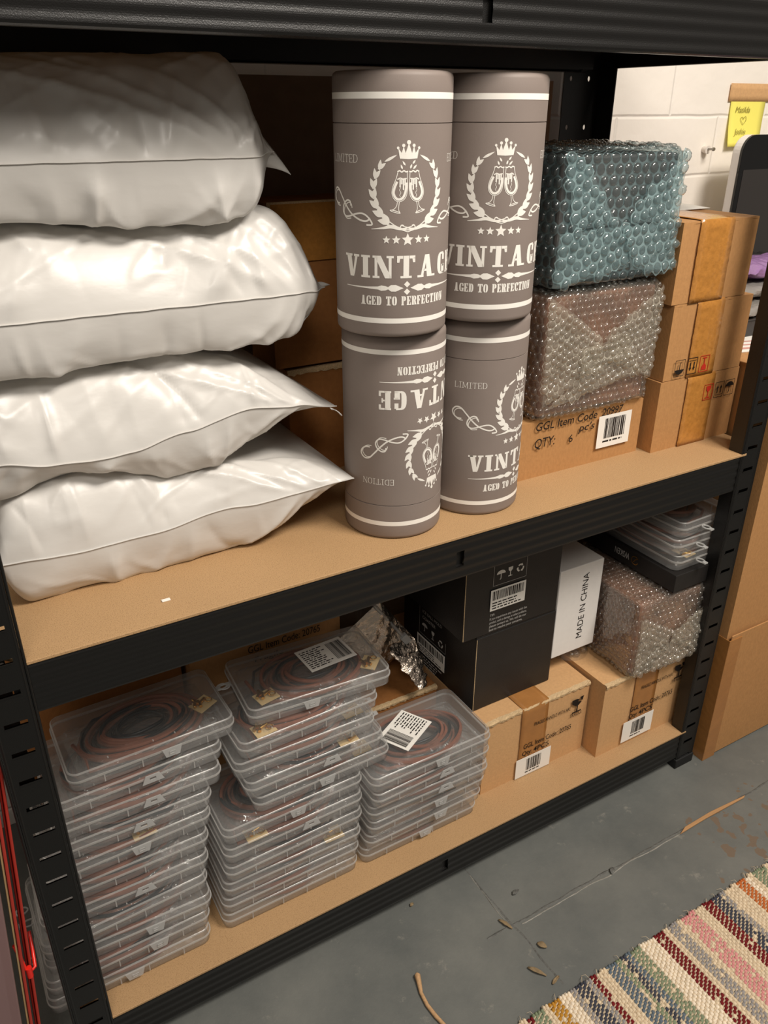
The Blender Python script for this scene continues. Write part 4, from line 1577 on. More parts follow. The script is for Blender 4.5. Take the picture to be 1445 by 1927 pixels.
# flat black box
root = thing('flat_box', 'flat black box with small emblem lying on the bubble wrapped parcel', 'box', (1.070, .018, .4335), .0)
m = MB()
w, d, h = .112, .30, .034
m.box((0, 0, 0), (w, d, h))
m.build('box_body', M['blackcard'], root, bevel=.001)
Lf = Face((0, d, 0), (0, -1, 0), (0, 0, 1), .0004)
m = MB()
Lf.text(m, 'WSKEN', .192, .026, .0125, 0, width=.036, rot=pi)
Lf.polys(m, stroke([(.206 + .008 * cos(t), .019 + .008 * sin(t)) for t in [pi * i / 10 for i in range(2, 20)]], .0016), 1)
Lf.polys(m, stroke([(.203, .015), (.207, .021), (.211, .024)], .0014), 1)
m.build('printing', [M['grey_ink'], M['brass']], root)

# ------------------------------------------------------------------ organizer boxes with cord kits
OL, OD, OH = .230, .135, .0305


def rrect(x0, y0, x1, y1, r, n=5):
    P = []
    for cx, cy, a0 in ((x1 - r, y1 - r, 0), (x0 + r, y1 - r, 90), (x0 + r, y0 + r, 180), (x1 - r, y0 + r, 270)):
        for i in range(n + 1):
            a = radians(a0 + 90 * i / n)
            P.append((cx + r * cos(a), cy + r * sin(a)))
    return P


def shell(m, levels, mi=0, cap_top=False, cap_bot=False):
    """stack of rounded rectangles (inset, z, radius)"""
    rows = []
    for ins, z, r in levels:
        rows.append([(x, y, z) for x, y in rrect(-OL / 2 + ins, -OD / 2 + ins, OL / 2 - ins, OD / 2 - ins, r)])
    m.grid(rows, mi, cv=True)
    if cap_bot:
        m.poly(rows[0][::-1], mi)
    if cap_top:
        m.poly(rows[-1], mi)


mb = MB()
shell(mb, [(.0045, .0006, .012), (.0028, .0022, .013), (.0022, .0158, .0135)], 2, cap_bot=True)
shell(mb, [(.0022, .0156, .0135), (.0006, .0158, .015), (.0004, .0171, .015), (.0020, .0173, .0135)], 1)
for x in (-.07, -.02, .02, .07):
    mb.box((x - .0008, -OD / 2 + .0006, .0045), (x + .0008, -OD / 2 + .0024, .0148), 1)
ME_TRAY = mb.build('tray', [M['plastic'], M['plastic_rim'], M['plastic_side']], smooth=50, mesh_only=True)
mb = MB()
shell(mb, [(.0018, .0176, .0138), (.0003, .0178, .0155), (.0003, .0191, .0155), (.0016, .0193, .0140)], 1)
shell(mb, [(.0016, .0193, .0140), (.0022, .0284, .0135)], 2)
shell(mb, [(.0022, .0284, .0135), (.0028, .0297, .0128), (.0042, .0303, .0115)], 1)
shell(mb, [(.0042, .0303, .0115), (.0044, .0303, .0113)], 0, cap_top=True)
for x in (-.06, -.0, .03, .085):
    mb.box((x - .0008, -OD / 2 + .012, .0302), (x + .0008, -OD / 2 + .016, .0306), 1)
ME_CLID = mb.build('lid', [M['plastic'], M['plastic_rim'], M['plastic_side']], smooth=50, mesh_only=True)
mb = MB()
zt_, zb_ = .0215, .0075
P = [(-.0135, zt_), (.0135, zt_), (.0095, zb_), (-.0095, zb_)]
mb.prism([(x, -.0012, z) for x, z in P][::-1], (0, -.0014, 0))
Q = frame_polys(-.0045, .0115, .0045, .0165, .0012)
for q in Q:
    mb.prism([(x, -.0026, z) for x, z in q], (0, -.0008, 0))
ME_LATCH = mb.build('latch', M['latch'], mesh_only=True)
mb = MB()
P = [(-.0095, zt_ + .003), (.0095, zt_ + .003), (.0150, zb_ + .004), (-.0150, zb_ + .004)]
for sx in (-1, 1):       # the raised tongue, with its slot left open
    mb.prism([(sx * x, -.0014, z) for x, z in ((.0042, zt_ + .003), (.0095, zt_ + .003), (.0150, zb_ + .004), (.0042, zb_ + .004))][::-sx], (0, -.0012, 0))
mb.box((-.0042, -.0026, .0205), (.0042, -.0014, zt_ + .003))
mb.box((-.0042, -.0026, zb_ + .004), (.0042, -.0014, .0165))
ME_LATCH_UP = mb.build('latch', M['latch'], mesh_only=True)
mb = MB()
mb.tube([(.008 * cos(t), .0055 * sin(t), 0) for t in [2 * pi * i / 16 for i in range(16)]], .0013, 6, closed=True)
mb.box((-.013, -.004, -.0012), (-.006, .004, .0012))
ME_TAB = mb.build('hanging_tab', M['latch'], smooth=50, mesh_only=True)


def coil_mesh(seed, rad, dx, tilt, nb, nk):
    r = random.Random(seed)
    m = MB()
    for k in range(nb + nk):
        brown = k % 2 == 0 if k < 2 * min(nb, nk) else nb > nk
        a = rad[0] * (1 - .038 * k + .03 * r.random())
        b = rad[1] * (1 - .038 * k + .03 * r.random())
        z = .0045 + .017 * r.random()
        cx, cy = dx + r.uniform(-.004, .004), r.uniform(-.003, .003)
        ph = r.random() * 6
        pth = []
        for i in range(44):
            t = 2 * pi * i / 44
            x, y = a * cos(t), b * sin(t)
            x, y = x * cos(tilt) - y * sin(tilt), x * sin(tilt) + y * cos(tilt)
            pth.append((cx + x, cy + y, z + .003 * sin(2 * t + ph)))
        m.tube(pth, .0032 if brown else .0025, 6, 0 if brown else 1, closed=True)
    # a loose end
    m.tube([(dx - rad[0] * .2, -rad[1] * .9, .010), (dx - rad[0] * 1.0, -rad[1] * .8, .012), (-.085, -.02, .012), (-.092, .02, .011)], .0027, 6, 0)
    m.tube([(dx + rad[0] * .2, rad[1] * .95, .012), (dx - rad[0] * .6, rad[1] * .98, .012), (-.075, .035, .013), (-.09, -.01, .010)], .0021, 6, 1)
    return m.build('cord_coil', [M['cord_brown'], M['cord_black']], smooth=60, mesh_only=True)


COILS = [coil_mesh(1, (.078, .0535), .008, .04, 8, 8), coil_mesh(2, (.076, .0535), .016, -.06, 7, 9), coil_mesh(3, (.086, .0545), -.002, .0, 7, 11), coil_mesh(4, (.080, .0540), -.010, .04, 6, 11)]


def sleeve_mesh(seed):
    m = MB()
    rows = []
    for j in range(27):
        row = []
        for i in range(45):
            u, v = i / 44, j / 26
            x, y = -.1 + .2 * u, -.058 + .116 * v
            e = min(u, 1 - u, v, 1 - v) * 6
            q = min(1, e)
            n = noise.noise((x * 60 + seed, y * 60, seed)) * .0022 + abs(noise.noise((x * 28 + seed, y * 40 - x * 30, seed * 2))) * .003
            row.append((x, y, .006 + .0165 * q ** .6 + n * q - .002))
        rows.append(row)
    m.grid(rows)
    return m.build('plastic_sleeve', M['sleeve'], smooth=180, mesh_only=True)


SLEEVES = [sleeve_mesh(s_) for s_ in (1.3, 4.1, 7.7)]


def fitting_mesh(seed):
    r = random.Random(seed)
    m = MB()
    m.box((-.016, -.013, -.001), (.016, .013, .0002), 1)
    for k in range(4):
        x, y, a = r.uniform(-.010, .008), r.uniform(-.008, .008), r.uniform(0, 3)
        d = Vector((cos(a), sin(a), 0)) * .0065
        m.tube([Vector((x, y, .0035)) - d, Vector((x, y, .0035)) + d], .0026, 10, 0)
    m.tube([(.008 + .0045 * cos(t), -.004 + .0045 * sin(t), .004) for t in [2 * pi * i / 14 for i in range(14)]], .001, 6, 0, closed=True)
    return m.build('brass_fittings', [M['brass'], M['kraft_bag']], smooth=50, mesh_only=True)


FITS = [fitting_mesh(s_) for s_ in (3, 8)]


def kit_label_mesh():
    m = MB()
    m.box((-.040, -.029, 0), (.040, .029, .0004), 0)
    F = Face((0, 0, .0004), (1, 0, 0), (0, 1, 0), .0003)
    F.polys(m, [[(u_, v_) for v_, u_ in q] for q in [[(b_, a_) for a_, b_ in w_] for w_ in barcode_polys(.010, .036, -.022, .022, 5, 16)]], 1)
    F.polys(m, textlines(-.036, .006, -.024, .024, 10, 4), 1)
    me = m.build('paper_label', [M['paper'], M['ink']], mesh_only=True)
    return me


ME_KLAB = kit_label_mesh()
ORD = ['', 'second', 'third', 'fourth', 'fifth', 'sixth', 'seventh', 'eighth', 'ninth', 'tenth', 'eleventh']


def organizer(label, klabel, x, y, z, rz, k, group, kgroup, lat_dx=0.0, tab=1, fits=(), lab=None, up=False):
    o = thing('organizer_box', label, 'storage box', (x, y, z), rz, group)
    for me, nm in ((ME_TRAY, 'tray'), (ME_CLID, 'lid')):
        c = inst(me, nm, o)          # c ends as the lid
    if lat_dx is not None:
        inst(ME_LATCH_UP if up else ME_LATCH, 'latch', c, (lat_dx, -OD / 2, 0))
    if tab:
        t = inst(ME_TAB, 'hanging_tab', o, ((OL / 2 + .010) * tab, .02, .0187), pi if tab > 0 else 0)
    kt = thing('cord_kit', klabel, 'cord bundle', (x, y, z + .0015), rz + (pi if k % 2 else 0) + .03 * ((k * 7) % 5 - 2), kgroup)
    inst(COILS[k % 4], 'cord_coil', kt)
    inst(SLEEVES[k % 3], 'plastic_sleeve', kt)
    for (fx, fy, fa) in fits:
        inst(FITS[k % 2], 'brass_fittings', kt, (fx, fy, .019), fa)
    if lab:
        inst(ME_KLAB, 'paper_label', c, (lab[0], lab[1], .0306), lab[2])
    return o


def stack(where, wherek, xs, ys, rots, group, feats):
    n = len(xs)
    for i in range(n):                       # i = 0 is the topmost
        z = ZB1 + .0003 + (n - 1 - i) * .0309
        f = feats.get(i, {})
        pos = 'topmost' if i == 0 else ('bottom' if i == n - 1 else ORD[i + 1 - 1] if i >= 1 else '')
        pos = 'topmost' if i == 0 else ('lowest' if i == n - 1 else ORD[i])
        if i == 0:
            a = 'topmost clear plastic organizer box of the %s' % wherek
        elif i == n - 1:
            a = 'lowest clear plastic organizer box of the %s' % wherek
        else:
            a = 'clear plastic organizer box, %s from top of the %s' % (pos, wherek)
        b = 'cord coils inside the %s box %sof the %s' % (pos, 'from top ' if 0 < i < n - 1 else '', wherek)
        organizer(f.get('label', a), b, xs[i], ys[i] + OD / 2, z, rots[i] + (.022 * sin(i * 2.3 + n) if 0 < i < n - 1 else 0), i + f.get('k', 0), group, 'cord kits in the %s' % wherek, **{k: v for k, v in f.items() if k not in ('k', 'label')})


ORD = ['', 'second', 'third', 'fourth', 'fifth', 'sixth', 'seventh', 'eighth', 'ninth', 'tenth', 'eleventh']
# stack by the left post
st1 = [.292, .268, .262, .243, .236, .228, .222, .213, .216, .208, .205]
y1 = [.098, .092, .084, .079, .073, .066, .058, .048, .044, .040, .036]
stack('organizer stack by the left post', 'stack by the left post', [v - OL / 2 for v in st1], y1, [.02, .005, -.01, .008, -.006, .004, 0, .012, -.01, .004, .0], 'organizer boxes in the stack by the left post',
      {0: dict(fits=((.086, -.01, .4),), lat_dx=.02, k=2), 1: dict(lat_dx=.012, up=True), 2: dict(lat_dx=.015, up=True), 3: dict(lat_dx=.015, up=True, fits=((.05, -.045, 0),)), 4: dict(lat_dx=.012, fits=((-.05, .045, 0), (.02, -.045, 0))), 5: dict(lat_dx=None), 6: dict(lat_dx=.02, up=True), 7: dict(tab=-1, lat_dx=None, fits=((.07, -.04, 0),)),
       8: dict(lat_dx=.03, tab=-1), 9: dict(lat_dx=.036, fits=((.08, -.04, .5),)), 10: dict(fits=((-.085, .035, .5),), tab=-1)})
# middle stack
st2 = [.543, .512, .503, .512, .522, .470, .467, .464, .460, .456, .453]
y2 = [.090, .076, .070, .060, .058, .052, .046, .042, .040, .040, .040]
stack('middle organizer stack', 'middle stack', [v - OL / 2 for v in st2], y2, [-.06, .02, -.01, .03, -.01, .02, .02, 0, .012, -.01, 0], 'organizer boxes in the middle stack',
      {0: dict(fits=((-.075, -.035, .3), (.095, -.02, .9)), lab=(.036, .012, .12), k=0, lat_dx=-.02, tab=-1), 1: dict(fits=((.09, .035, 0), (-.07, -.035, 0)), tab=-1, k=1, lat_dx=None), 2: dict(fits=((.085, -.035, 0),), lat_dx=None), 3: dict(fits=((-.06, .04, 0),), lat_dx=.02, up=True), 4: dict(fits=((.07, -.04, 0),)),
       5: dict(fits=((-.0, -.045, 0),)), 6: dict(lat_dx=.02, up=True, fits=((-.06, -.045, 0),)), 7: dict(tab=-1, lat_dx=None), 8: dict(tab=-1, lat_dx=None, fits=((.07, -.045, 0),)), 9: dict(lat_dx=None), 10: dict(lat_dx=None)})
# right stack
st3 = [.701, .701, .699, .697, .693, .687]
y3 = [.030, .030, .030, .034, .036, .040]
stack('organizer stack beside the fragile carton', 'stack beside the fragile carton', [v - OL / 2 for v in st3], y3, [.0, .01, -.005, .005, -.004, 0], 'organizer boxes in the stack beside the fragile carton',
      {0: dict(lab=(-.012, .008, pi + .5), lat_dx=.012, k=0, tab=0), 1: dict(lat_dx=.02, tab=0, up=True), 2: dict(lat_dx=.024, tab=0, up=True), 3: dict(lat_dx=.018, tab=0), 4: dict(lat_dx=.024, tab=0), 5: dict(lat_dx=.004, tab=0)})
# three on the flat black box, long side running to the back
for i, (x, y, rz, nm) in enumerate(((1.144, .146, pi / 2 + .03, 'topmost'), (1.140, .142, pi / 2 - .02, 'middle'), (1.142, .140, pi / 2, 'lowest'))):
    z = .4678 + .0309 * (2 - i)
    organizer('%s of the three clear organizer boxes on the flat black box' % nm, 'cord coils inside the %s organizer box on the flat black box' % nm, x, y, z, rz, i, 'organizer boxes on the flat black box', 'cord kits on the flat black box', lat_dx=.02, tab=-1,
              fits=((-.09, .03, 0),) if i else ())

# ------------------------------------------------------------------ foil pouch
root = thing('foil_pouch', 'crumpled silver foil zip pouch tucked behind the middle organizer stack', 'pouch', (.60, .243, .2535))
BP = Vector((.60, .243, .2535))
ux = Vector((.573, -.03, -.819)).normalized()          # along the zip, down to the right
uz = Vector((.819, -.04, .573))
uz = (uz - ux * uz.dot(ux)).normalized()               # across the zip
un = uz.cross(ux).normalized()
if un.y > 0:
    un = -un
ZC = Vector((.630, .240, .386)) - BP
m = MB()
for s_ in (1, -1):
    rows = []
    for j in range(37):
        v = j / 36
        row = []
        for i in range(33):
            u = i / 32
            e = (sin(pi * u) ** .6) * (sin(pi * min(1, v * 1.02)) ** .5 if v < 1 else 0)
            n = .006 * noise.noise((u * 2.5, v * 3.5, 3 + s_)) + .0035 * noise.noise((u * 7, v * 9, 5 + s_)) + .005 * abs(noise.noise((u * 5 + v * 4, 2, s_))) + .0016 * noise.noise((u * 24, v * 24, s_))
            row.append(ZC + ux * (-.062 + .124 * u) - uz * (.150 * (1 - v) - .012) + un * (s_ * .010 * e + n * min(1, e * 3)))
        rows.append(row if s_ == 1 else row[::-1])
    m.grid(rows)
m.build('pouch_body', M['foil'], root, smooth=35)
# the crumpled lower corner, folded down beside the stack
m = MB()
rows = []
for j in range(25):
    v = j / 24
    row = []
    for i in range(20):
        a_ = 2 * pi * i / 20
        w_ = .024 * (1 - .75 * v) + .004
        k = 1 + .45 * noise.noise((cos(a_) * 1.6, sin(a_) * 1.6, v * 5)) + .25 * noise.noise((cos(a_) * 4, sin(a_) * 4, v * 11))
        row.append(Vector((.648 + .006 * v, .225 - .045 * v, .345 - .062 * v)) - BP + Vector((w_ * cos(a_) * k, w_ * .45 * sin(a_) * k, .012 * (1 - v) * sin(a_) * k)))
    rows.append(row)
m.grid(rows, cv=True)
m.build('folded_corner', M['foil'], root, smooth=30)
a, b = ZC + ux * -.066 + un * .004, ZC + ux * .066 + un * .004
m = MB()
m.tube([a.lerp(b, i / 6) for i in range(7)], .0032, 8)
zs_ = m.build('zip_strip', M['zip'], root, smooth=50)
m = MB()
c = a.lerp(b, .80)
T = Matrix(((ux[0], uz[0], un[0], c.x), (ux[1], uz[1], un[1], c.y), (ux[2], uz[2], un[2], c.z), (0, 0, 0, 1)))
m.box((-.010, -.007, -.004), (.010, .007, .006), 0, T)
m.build('zip_slider', M['latch'], zs_, bevel=.001)

# ------------------------------------------------------------------ beyond the right post
bb = thing('cardboard_box', 'very large cardboard box on the floor right of the rack', 'box', (1.2185, -.006, 0))
m = MB()
w, d, h = .62, .46, .809
n = 14
fr = [[(w * i / n, (.004 * noise.noise((i * .35, j * .3, 2)) if 0 < i < n else 0), h * j / n) for i in range(n + 1)] for j in range(n + 1)]
m.grid(fr)
m.grid([[(0, d * (n - i) / n, h * j / n) for i in range(n + 1)] for j in range(n + 1)])
m.poly([(w, 0, 0), (w, d, 0), (w, d, h), (w, 0, h)])
m.poly([(0, d, 0), (0, d, h), (w, d, h), (w, d, 0)])
m.poly([(0, 0, h), (w, 0, h), (w, d, h), (0, d, h)])
m.poly([(0, 0, 0), (0, d, 0), (w, d, 0), (w, 0, 0)])
m.build('carton_body', M['kraft'], bb, smooth=30)
m = MB()
m.box((.006, -.007, .004), (w, -.0045, .305))
m.build('overlap_panel', M['kraft'], bb, bevel=.001)
m = MB()
m.box((-.0012, -.0088, .0), (.034, -.0070, .297))
m.box((-.0014, -.0088, .0), (-.0002, .06, .297))
m.build('packing_tape', M['tape'], bb, bevel=.0004)
for k in (0, 1):
    m = MB()
    m.box((-.001, .002 + k * .23, h), (w, .228 + k * .23, h + .0035))
    m.build('top_flap', M['kraft'], bb, bevel=.001)
ZX = h + .004
root = thing('printed_sheet', 'white sheet with pink print on top of the very large box', 'paper', (1.33, .135, ZX))
m = MB()
m.box((-.075, -.035, 0), (.21, .14, .0012))
F = Face((0, 0, .0012), (1, 0, 0), (0, 1, 0), .0003)
F.polys(m, [rect(-.06, -.022, .18, -.012), rect(-.06, .0, .18, .006), rect(-.06, .02, .18, .026)], 1)
m.build('sheet', [M['paper'], M['pinkprint']], root, rotz=-.25)
root = thing('plastic_tray', 'black plastic tray on the white printed sheet', 'tray', (1.41, .215, ZX + .0018))
m = MB()
for q in ((rrect(-.075, -.035, .075, .045, .012), 0, .030),):
    P, z0, z1 = q
    m.prism([(x, y, z0) for x, y in P], (0, 0, z1))
m.build('tray_body', M['darkplastic'], root, bevel=.002)
m = MB()
m.prism([(x, y, .0302) for x, y in rrect(-.079, -.039, .079, .049, .013)], (0, 0, .004))
m.build('tray_rim', M['darkplastic'], root, bevel=.001)


def packet(label, loc, L, Dp, H, mt, rz, seed, cat='packet', group='film packets on the large box'):
    root = thing('film_packet', label, cat, loc, rz, group)
    m = MB()
    rows = []
    N_ = 40
    for j in range(24):
        a = 2 * pi * j / 24
        row = []
        for i in range(N_ + 1):
            u = i / N_
            e = min(1, min(u, 1 - u) * 7) ** .5
            k = 1 + .22 * noise.noise((u * 6 + seed, cos(a) * 1.5, sin(a) * 1.5 + seed)) + .10 * noise.noise((u * 18, a * 2, seed))
            row.append((-L / 2 + L * u, Dp / 2 * cos(a) * k, H / 2 + H / 2 * math.copysign(abs(sin(a)) ** .7, sin(a)) * e * (k if sin(a) > 0 else 1)))
        rows.append(row)
    m.grid(rows, cu=True)
    m.build('film', mt, root, smooth=60)
    for s_ in (-1, 1):
        f = MB()
        f.grid([[(s_ * (L / 2 + .012 * i / 3), -Dp / 2 * .8 + Dp * .8 * j / 8, H / 2 + .003 * noise.noise((i, j, seed))) for j in range(9)] for i in range(4)])
        o = f.build('sealed_end', mt, root, smooth=60)
        sd = o.modifiers.new('thickness', 'SOLIDIFY'); sd.thickness = .0008
    return root


packet('lower grey film packet on the black tray, right of the carton stack', (1.43, .225, ZX + .036), .22, .09, .022, M['greyfilm'], .1, 2)
packet('upper grey film packet beneath the purple one', (1.47, .245, ZX + .060), .24, .10, .026, M['greyfilm'], -.1, 6)
packet('shiny purple film packet on the grey packets below the monitor', (1.52, .275, ZX + .088), .26, .11, .034, M['purple'], .05, 9)
packet('dark packet between the purple packet and the monitor', (1.58, .372, ZX + .0015), .26, .06, .105, M['darkplastic'], .0, 13)

# monitor leaning against the wall, standing on the large box
root = thing('monitor', 'black glass monitor with white edge against the white block wall', 'monitor', (1.552, .415, ZX))
m = MB()
P = rrect(0, 0, .50, .333, .034, 8)
m.prism([(x, 0, z) for x, z in P][::-1], (0, .024, 0))
m.build('casing', M['silver'], root, bevel=.004)
m = MB()
P = rrect(-.0004, -.0004, .5004, .3334, .034, 8)
m.prism([(x, -.0022, z) for x, z in P][::-1], (0, .0062, 0))
fg = m.build('front_glass', M['glass_black'], root, bevel=.0006)
m = MB()
m.box((.012, -.0027, .085), (.488, -.0020, .268))
m.build('screen', M['screen'], fg)

# sticky note and tape
root = thing('sticky_note', 'yellow sticky note with handwriting and heart on the wall', 'note', (1.621, YW - .002, 1.120))
m = MB()
N_ = 12
rows = []
for j in range(N_ + 1):
    v = j / N_
    rows.append([(.112 * i / 6 - .006 * (1 - v) * (i / 6), -.001 - .010 * (1 - v) ** 2 * (1 - .4 * i / 6), .098 * v) for i in range(7)])
m.grid(rows)
o = m.build('note_paper', M['sticky'], root, smooth=60)
sd = o.modifiers.new('thickness', 'SOLIDIFY'); sd.thickness = .0004
m = MB()
F = Face((0, -.0022, 0), (1, 0, 0), (0, 0, 1), .0006)
F.text(m, 'Matilda', .016, .066, .0115, 0, width=.046, shear=.25)
F.polys(m, stroke(spline([(.044, .043), (.036, .051), (.036, .056), (.041, .057), (.044, .053), (.048, .058), (.053, .056), (.052, .050), (.044, .043)]), .0011), 0)
F.text(m, 'Joshie', .018, .024, .0115, 0, width=.036, shear=.25)
for i, (x, y, z) in enumerate(m.v):
    t = 1 - z / .098
    m.v[i] = (x, y - .010 * t * t, z)
m.build('handwriting', M['pencil'], root)
tp = MB()
tp.grid([[(1.612 + .16 * i / 10, YW - .0035 - .0006 * noise.noise((i, j, 1)), 1.207 + .034 * j / 3 + .002 * noise.noise((i * 2, j, 4))) for i in range(11)] for j in range(4)])
o = tp.build('tape_strip', M['kraft_pale'], smooth=60)
sd = o.modifiers.new('thickness', 'SOLIDIFY'); sd.thickness = .0004
tag(o, 'strip of brown packing tape holding the yellow sticky note', 'tape')
root = thing('wall_screw', 'screw in a white wall plug above the carton stack', 'screw', (1.563, YW, 1.116))
m = MB()
m.tube([(0, .004, 0), (0, -.012, -.001)], [.0075, .0085], 10)
wp = m.build('wall_plug', M['plug'], root, smooth=40)
m = MB()
m.tube([(0, -.006, 0), (-.002, -.026, .001)], .0022, 8)
m.tube([(-.002, -.026, .001), (-.0024, -.029, .001)], [.004, .0035], 10)
m.build('screw_shank', M['screw'], wp, smooth=40)

# ------------------------------------------------------------------ left of the rack: a leaning pack of red folders and a filmed pack
LEAN = .085


def leaning(label, name, cat, x0, x1, y0, y1, h, mt, film=None, r=.02):
    """a slab standing on the floor left of the post, tilted so its top rests by the post"""
    root = thing(name, label, cat, (x1, y0, 0.001))
    root.rotation_euler = (0, LEAN, 0)
    m = MB()
    P = rrect(x0 - x1, 0, 0, h, r)
    m.prism([(x, 0, z) for x, z in P][::-1], (0, y1 - y0, 0))
    return root, m


def slab(root, nm, x0, x1, y0, y1, z0, z1, mt, r):
    m = MB()
    P = rrect(x0, z0, x1, z1, r)
    m.prism([(x, y0, z) for x, z in P][::-1], (0, y1 - y0, 0))
    return m.build(nm, mt, root, bevel=.002)


root = thing('filmed_pack', 'grey pack in mauve plastic film leaning beside the left post', 'pack', (-.066, -.012, .0015))
root.rotation_euler = (0, LEAN, 0)
slab(root, 'filling', -.30, -.012, .008, .036, .012, .56, M['greycore'], .03)
slab(root, 'plastic_film', -.31, -.002, .0, .042, .0, .572, M['mauvefilm'], .035)
for k, (xa, yy) in enumerate(((-.056, .002), (-.047, .016))):
    root = thing('red_folder', ['red folder pressed against the mauve filmed pack', 'red folder nearest the left post with a red cord round it'][k], 'folder', (xa, -.012 + yy, .001))
    root.rotation_euler = (0, LEAN, 0)
    slab(root, 'cover', -.0035, .0, 0, .036 - .012 * k, 0, .575 - .01 * k, M['redfolder'], .0012)
    slab(root, 'pages', -.0062, -.004, .004, .034 - .012 * k, .004, .56, M['kraft_bag'] if k == 0 else M['redfolder'], .0008)
    if k == 1:
        m = MB()
        m.tube([(-.016, -.004, .30), (-.012, -.008, .285), (-.008, -.010, .262), (-.003, -.009, .252), (.003, -.006, .254), (.0035, .01, .262), (.0035, .03, .275)], .0022, 8)
        m.tube([(-.0045, -.0105, .262), (-.0035, -.0105, .246)], .0036, 8)
        m.build('red_cord', M['redcord'], root, smooth=60)

# ------------------------------------------------------------------ rag rug
seq = 'cc m gg c yy ww s nn s m cc bb g nb gg www m m c ss c ppp cc m m nn s ccc o o w c gg g c nn m nb c m m y c sn ss ww n gg g cc pp s n c mm ccc gg c pp s n c mm cc ww y nn c o c gg'.replace(' ', '')
m = MB()
keys = list(RUGC)
RW = .0052
rx0, ry0 = .548, -.252
rng = random.Random(5)
mats = [M['warp']] + [M['rug_' + k] for k in keys]
LEN, SP = .40, .0076
x = rx0
# base cloth
seq = ''.join(c_ * 2 for c_ in seq)
nrow = len(seq)
m.box((rx0 + .003, ry0 - LEN, .0008), (rx0 + nrow * RW - .003, ry0 - .004, .0045), 0)
for i, ch in enumerate(seq):
    mi = 1 + keys.index(ch)
    cx = rx0 + (i + .5) * RW
    off = noise.noise(((i // 2) * .7, 0, 0)) * .004
    pale = ch in 'cw'
    nb = int(LEN / SP)
    for j in range(nb):
        y = ry0 - (j + .5 * (i % 2)) * SP + off + .004 + .0012 * noise.noise((i * .3, j * .4, 0))
        hx = RW * (.56 + .10 * rng.random())
        hy = SP * (.50 + .10 * rng.random()) if not pale else SP * .62
        hz = .0030 + .0012 * rng.random()
        mm = mi if (pale or rng.random() > .06) else 1
        q = []
        for (f, z) in ((1.0, .0), (.92, .55), (.6, .9), (.2, 1.0)):
            q.append([(cx + hx * f * math.copysign(abs(cos(t)) ** .7, cos(t)) + .0012 * noise.noise((i, j, 7)), y + hy * f * math.copysign(abs(sin(t)) ** .7, sin(t)) + .25 * hx * f * cos(t), .003 + hz * z) for t in [2 * pi * k / 8 for k in range(8)]])
        m.grid(q, mm, cv=True)
        o_ = len(m.v)
        m.f.append(tuple(o_ - 8 + k for k in range(8)))
        m.m.append(mm)
        # cream warp thread showing between the rag stitches
        if j % 1 == 0:
            yy = y - SP * .5
            m.add([(cx - RW * .52, yy - .0011, .0058), (cx + RW * .52, yy - .0011 + .002, .0058), (cx + RW * .52, yy + .0011 + .002, .0058), (cx - RW * .52, yy + .0011, .0058),
                   (cx - RW * .3, yy + .0002, .0074), (cx + RW * .3, yy + .0012, .0074)], [(0, 1, 5, 4), (2, 3, 4, 5), (1, 2, 5), (3, 0, 4)], 0)
    # rounded turn of the rag at the rug's edge
    rr = RW * .55
    q = []
    for a in range(6):
        t = a / 5 * pi / 2
        q.append([(cx + rr * cos(t) * cos(b), ry0 + off + .004 + rr * 1.1 * cos(t) * sin(b), .0035 + .0055 * sin(t)) for b in [2 * pi * k / 10 for k in range(10)]])
    m.grid(q, mi, cv=True)
# frayed threads
for k in range(60):
    x = rx0 + rng.random() * nrow * RW
    y = ry0 + .004
    a = rng.uniform(-.9, .9)
    L = rng.uniform(.006, .016)
    m.tube([(x, y, .005), (x + L * .5 * sin(a), y + L * .5, .008), (x + L * sin(a), y + L * .8, .002)], .00035, 4, 0)
rug = m.build('rag_rug', mats, smooth=60)
tag(rug, 'striped rag rug in cream, maroon, green and pink on the grey floor', 'rug')

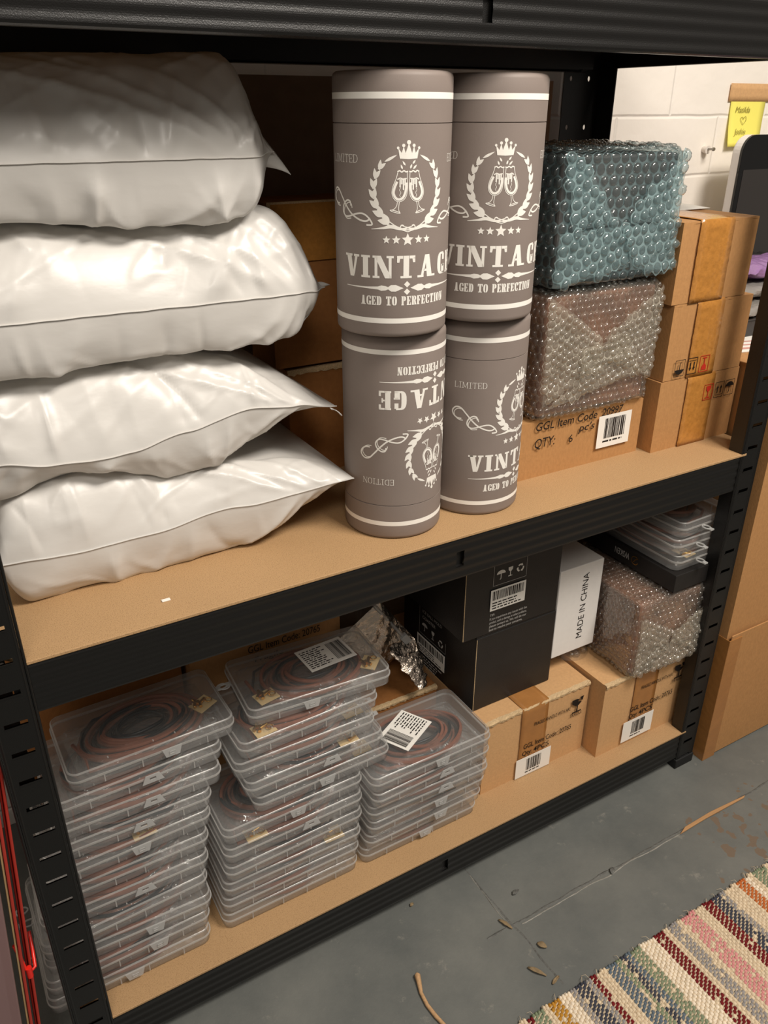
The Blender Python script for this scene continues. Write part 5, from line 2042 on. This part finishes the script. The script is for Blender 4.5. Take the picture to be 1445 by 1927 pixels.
# ------------------------------------------------------------------ litter on the floor
m = MB()
m.tube([(.4685, -.107, .0055), (.4680, -.110, .0055), (.4655, -.118, .0045), (.459, -.135, .0032), (.457, -.155, .0032), (.459, -.175, .0032), (.463, -.195, .0032), (.466, -.23, .0032)], [.0025, .0048, .0040, .0029, .0030, .0031, .0029, .0028], 10)
tag(m.build('twine_offcut', M['twine'], smooth=60), 'short bent piece of brown twine on the floor before the rack', 'twine')
m = MB()
m.prism([(1.030, -.1235, .0012), (1.10, -.1225, .0012), (1.205, -.1245, .0012), (1.212, -.1215, .0012), (1.12, -.1155, .0012), (1.05, -.1165, .0012)], (0, 0, .0036))
tag(m.build('wood_sliver', M['wood'], bevel=.001), 'long wood sliver lying in the floor seam near the rug', 'wood')


def chip(x, y, L, wd, a, mt, label, nm, grp=None):
    m = MB()
    c, s_ = cos(a), sin(a)
    rows = []
    for i in range(7):
        u = i / 6
        ww = wd * sin(pi * (.1 + .8 * u)) * (.8 + .4 * random.random())
        rows.append([(x + c * L * (u - .5) - s_ * ww * q, y + s_ * L * (u - .5) + c * ww * q, .0012 + .0035 * abs(q) + .0018 * sin(pi * u)) for q in (-.5, 0, .5)])
    m.grid(rows)
    o = m.build(nm, mt, smooth=60)
    sd = o.modifiers.new('thickness', 'SOLIDIFY'); sd.thickness = .0008
    tag(o, label, 'debris', grp)


chip(.640, -.107, .026, .007, -1.2, M['debris'], 'brown leaf scrap at the crossing of the floor seams', 'leaf_scrap')
chip(.667, -.166, .016, .009, -1.0, M['debris'], 'crumpled leaf scrap between the seam crossing and the rug', 'leaf_scrap')
chip(.632, -.196, .030, .007, -1.0, M['debris'], 'longest dry leaf scrap lying close to the rug', 'leaf_scrap')
chip(.648, -.221, .018, .006, .3, M['debris'], 'dry leaf scrap nearest the rug edge', 'leaf_scrap')
chip(.692, -.068, .015, .008, .2, M['seam'], 'dark fluff tuft on the floor between rack and seam', 'fluff_tuft')
chip(.865, -.119, .014, .009, .8, M['seam'], 'tuft of fluff caught on the floor seam', 'fluff_tuft')
chip(.527, .0, .008, .006, .4, M['debris'], 'small leaf scrap beside the lowest beam', 'leaf_scrap')
m = MB()
m.box((.2005, .0395, ZM1), (.2105, .0445, ZM1 + .0016))
tag(m.build('paper_scrap', M['paper'], bevel=.0006, rotz=0), 'tiny white paper scrap on the middle shelf board', 'debris')
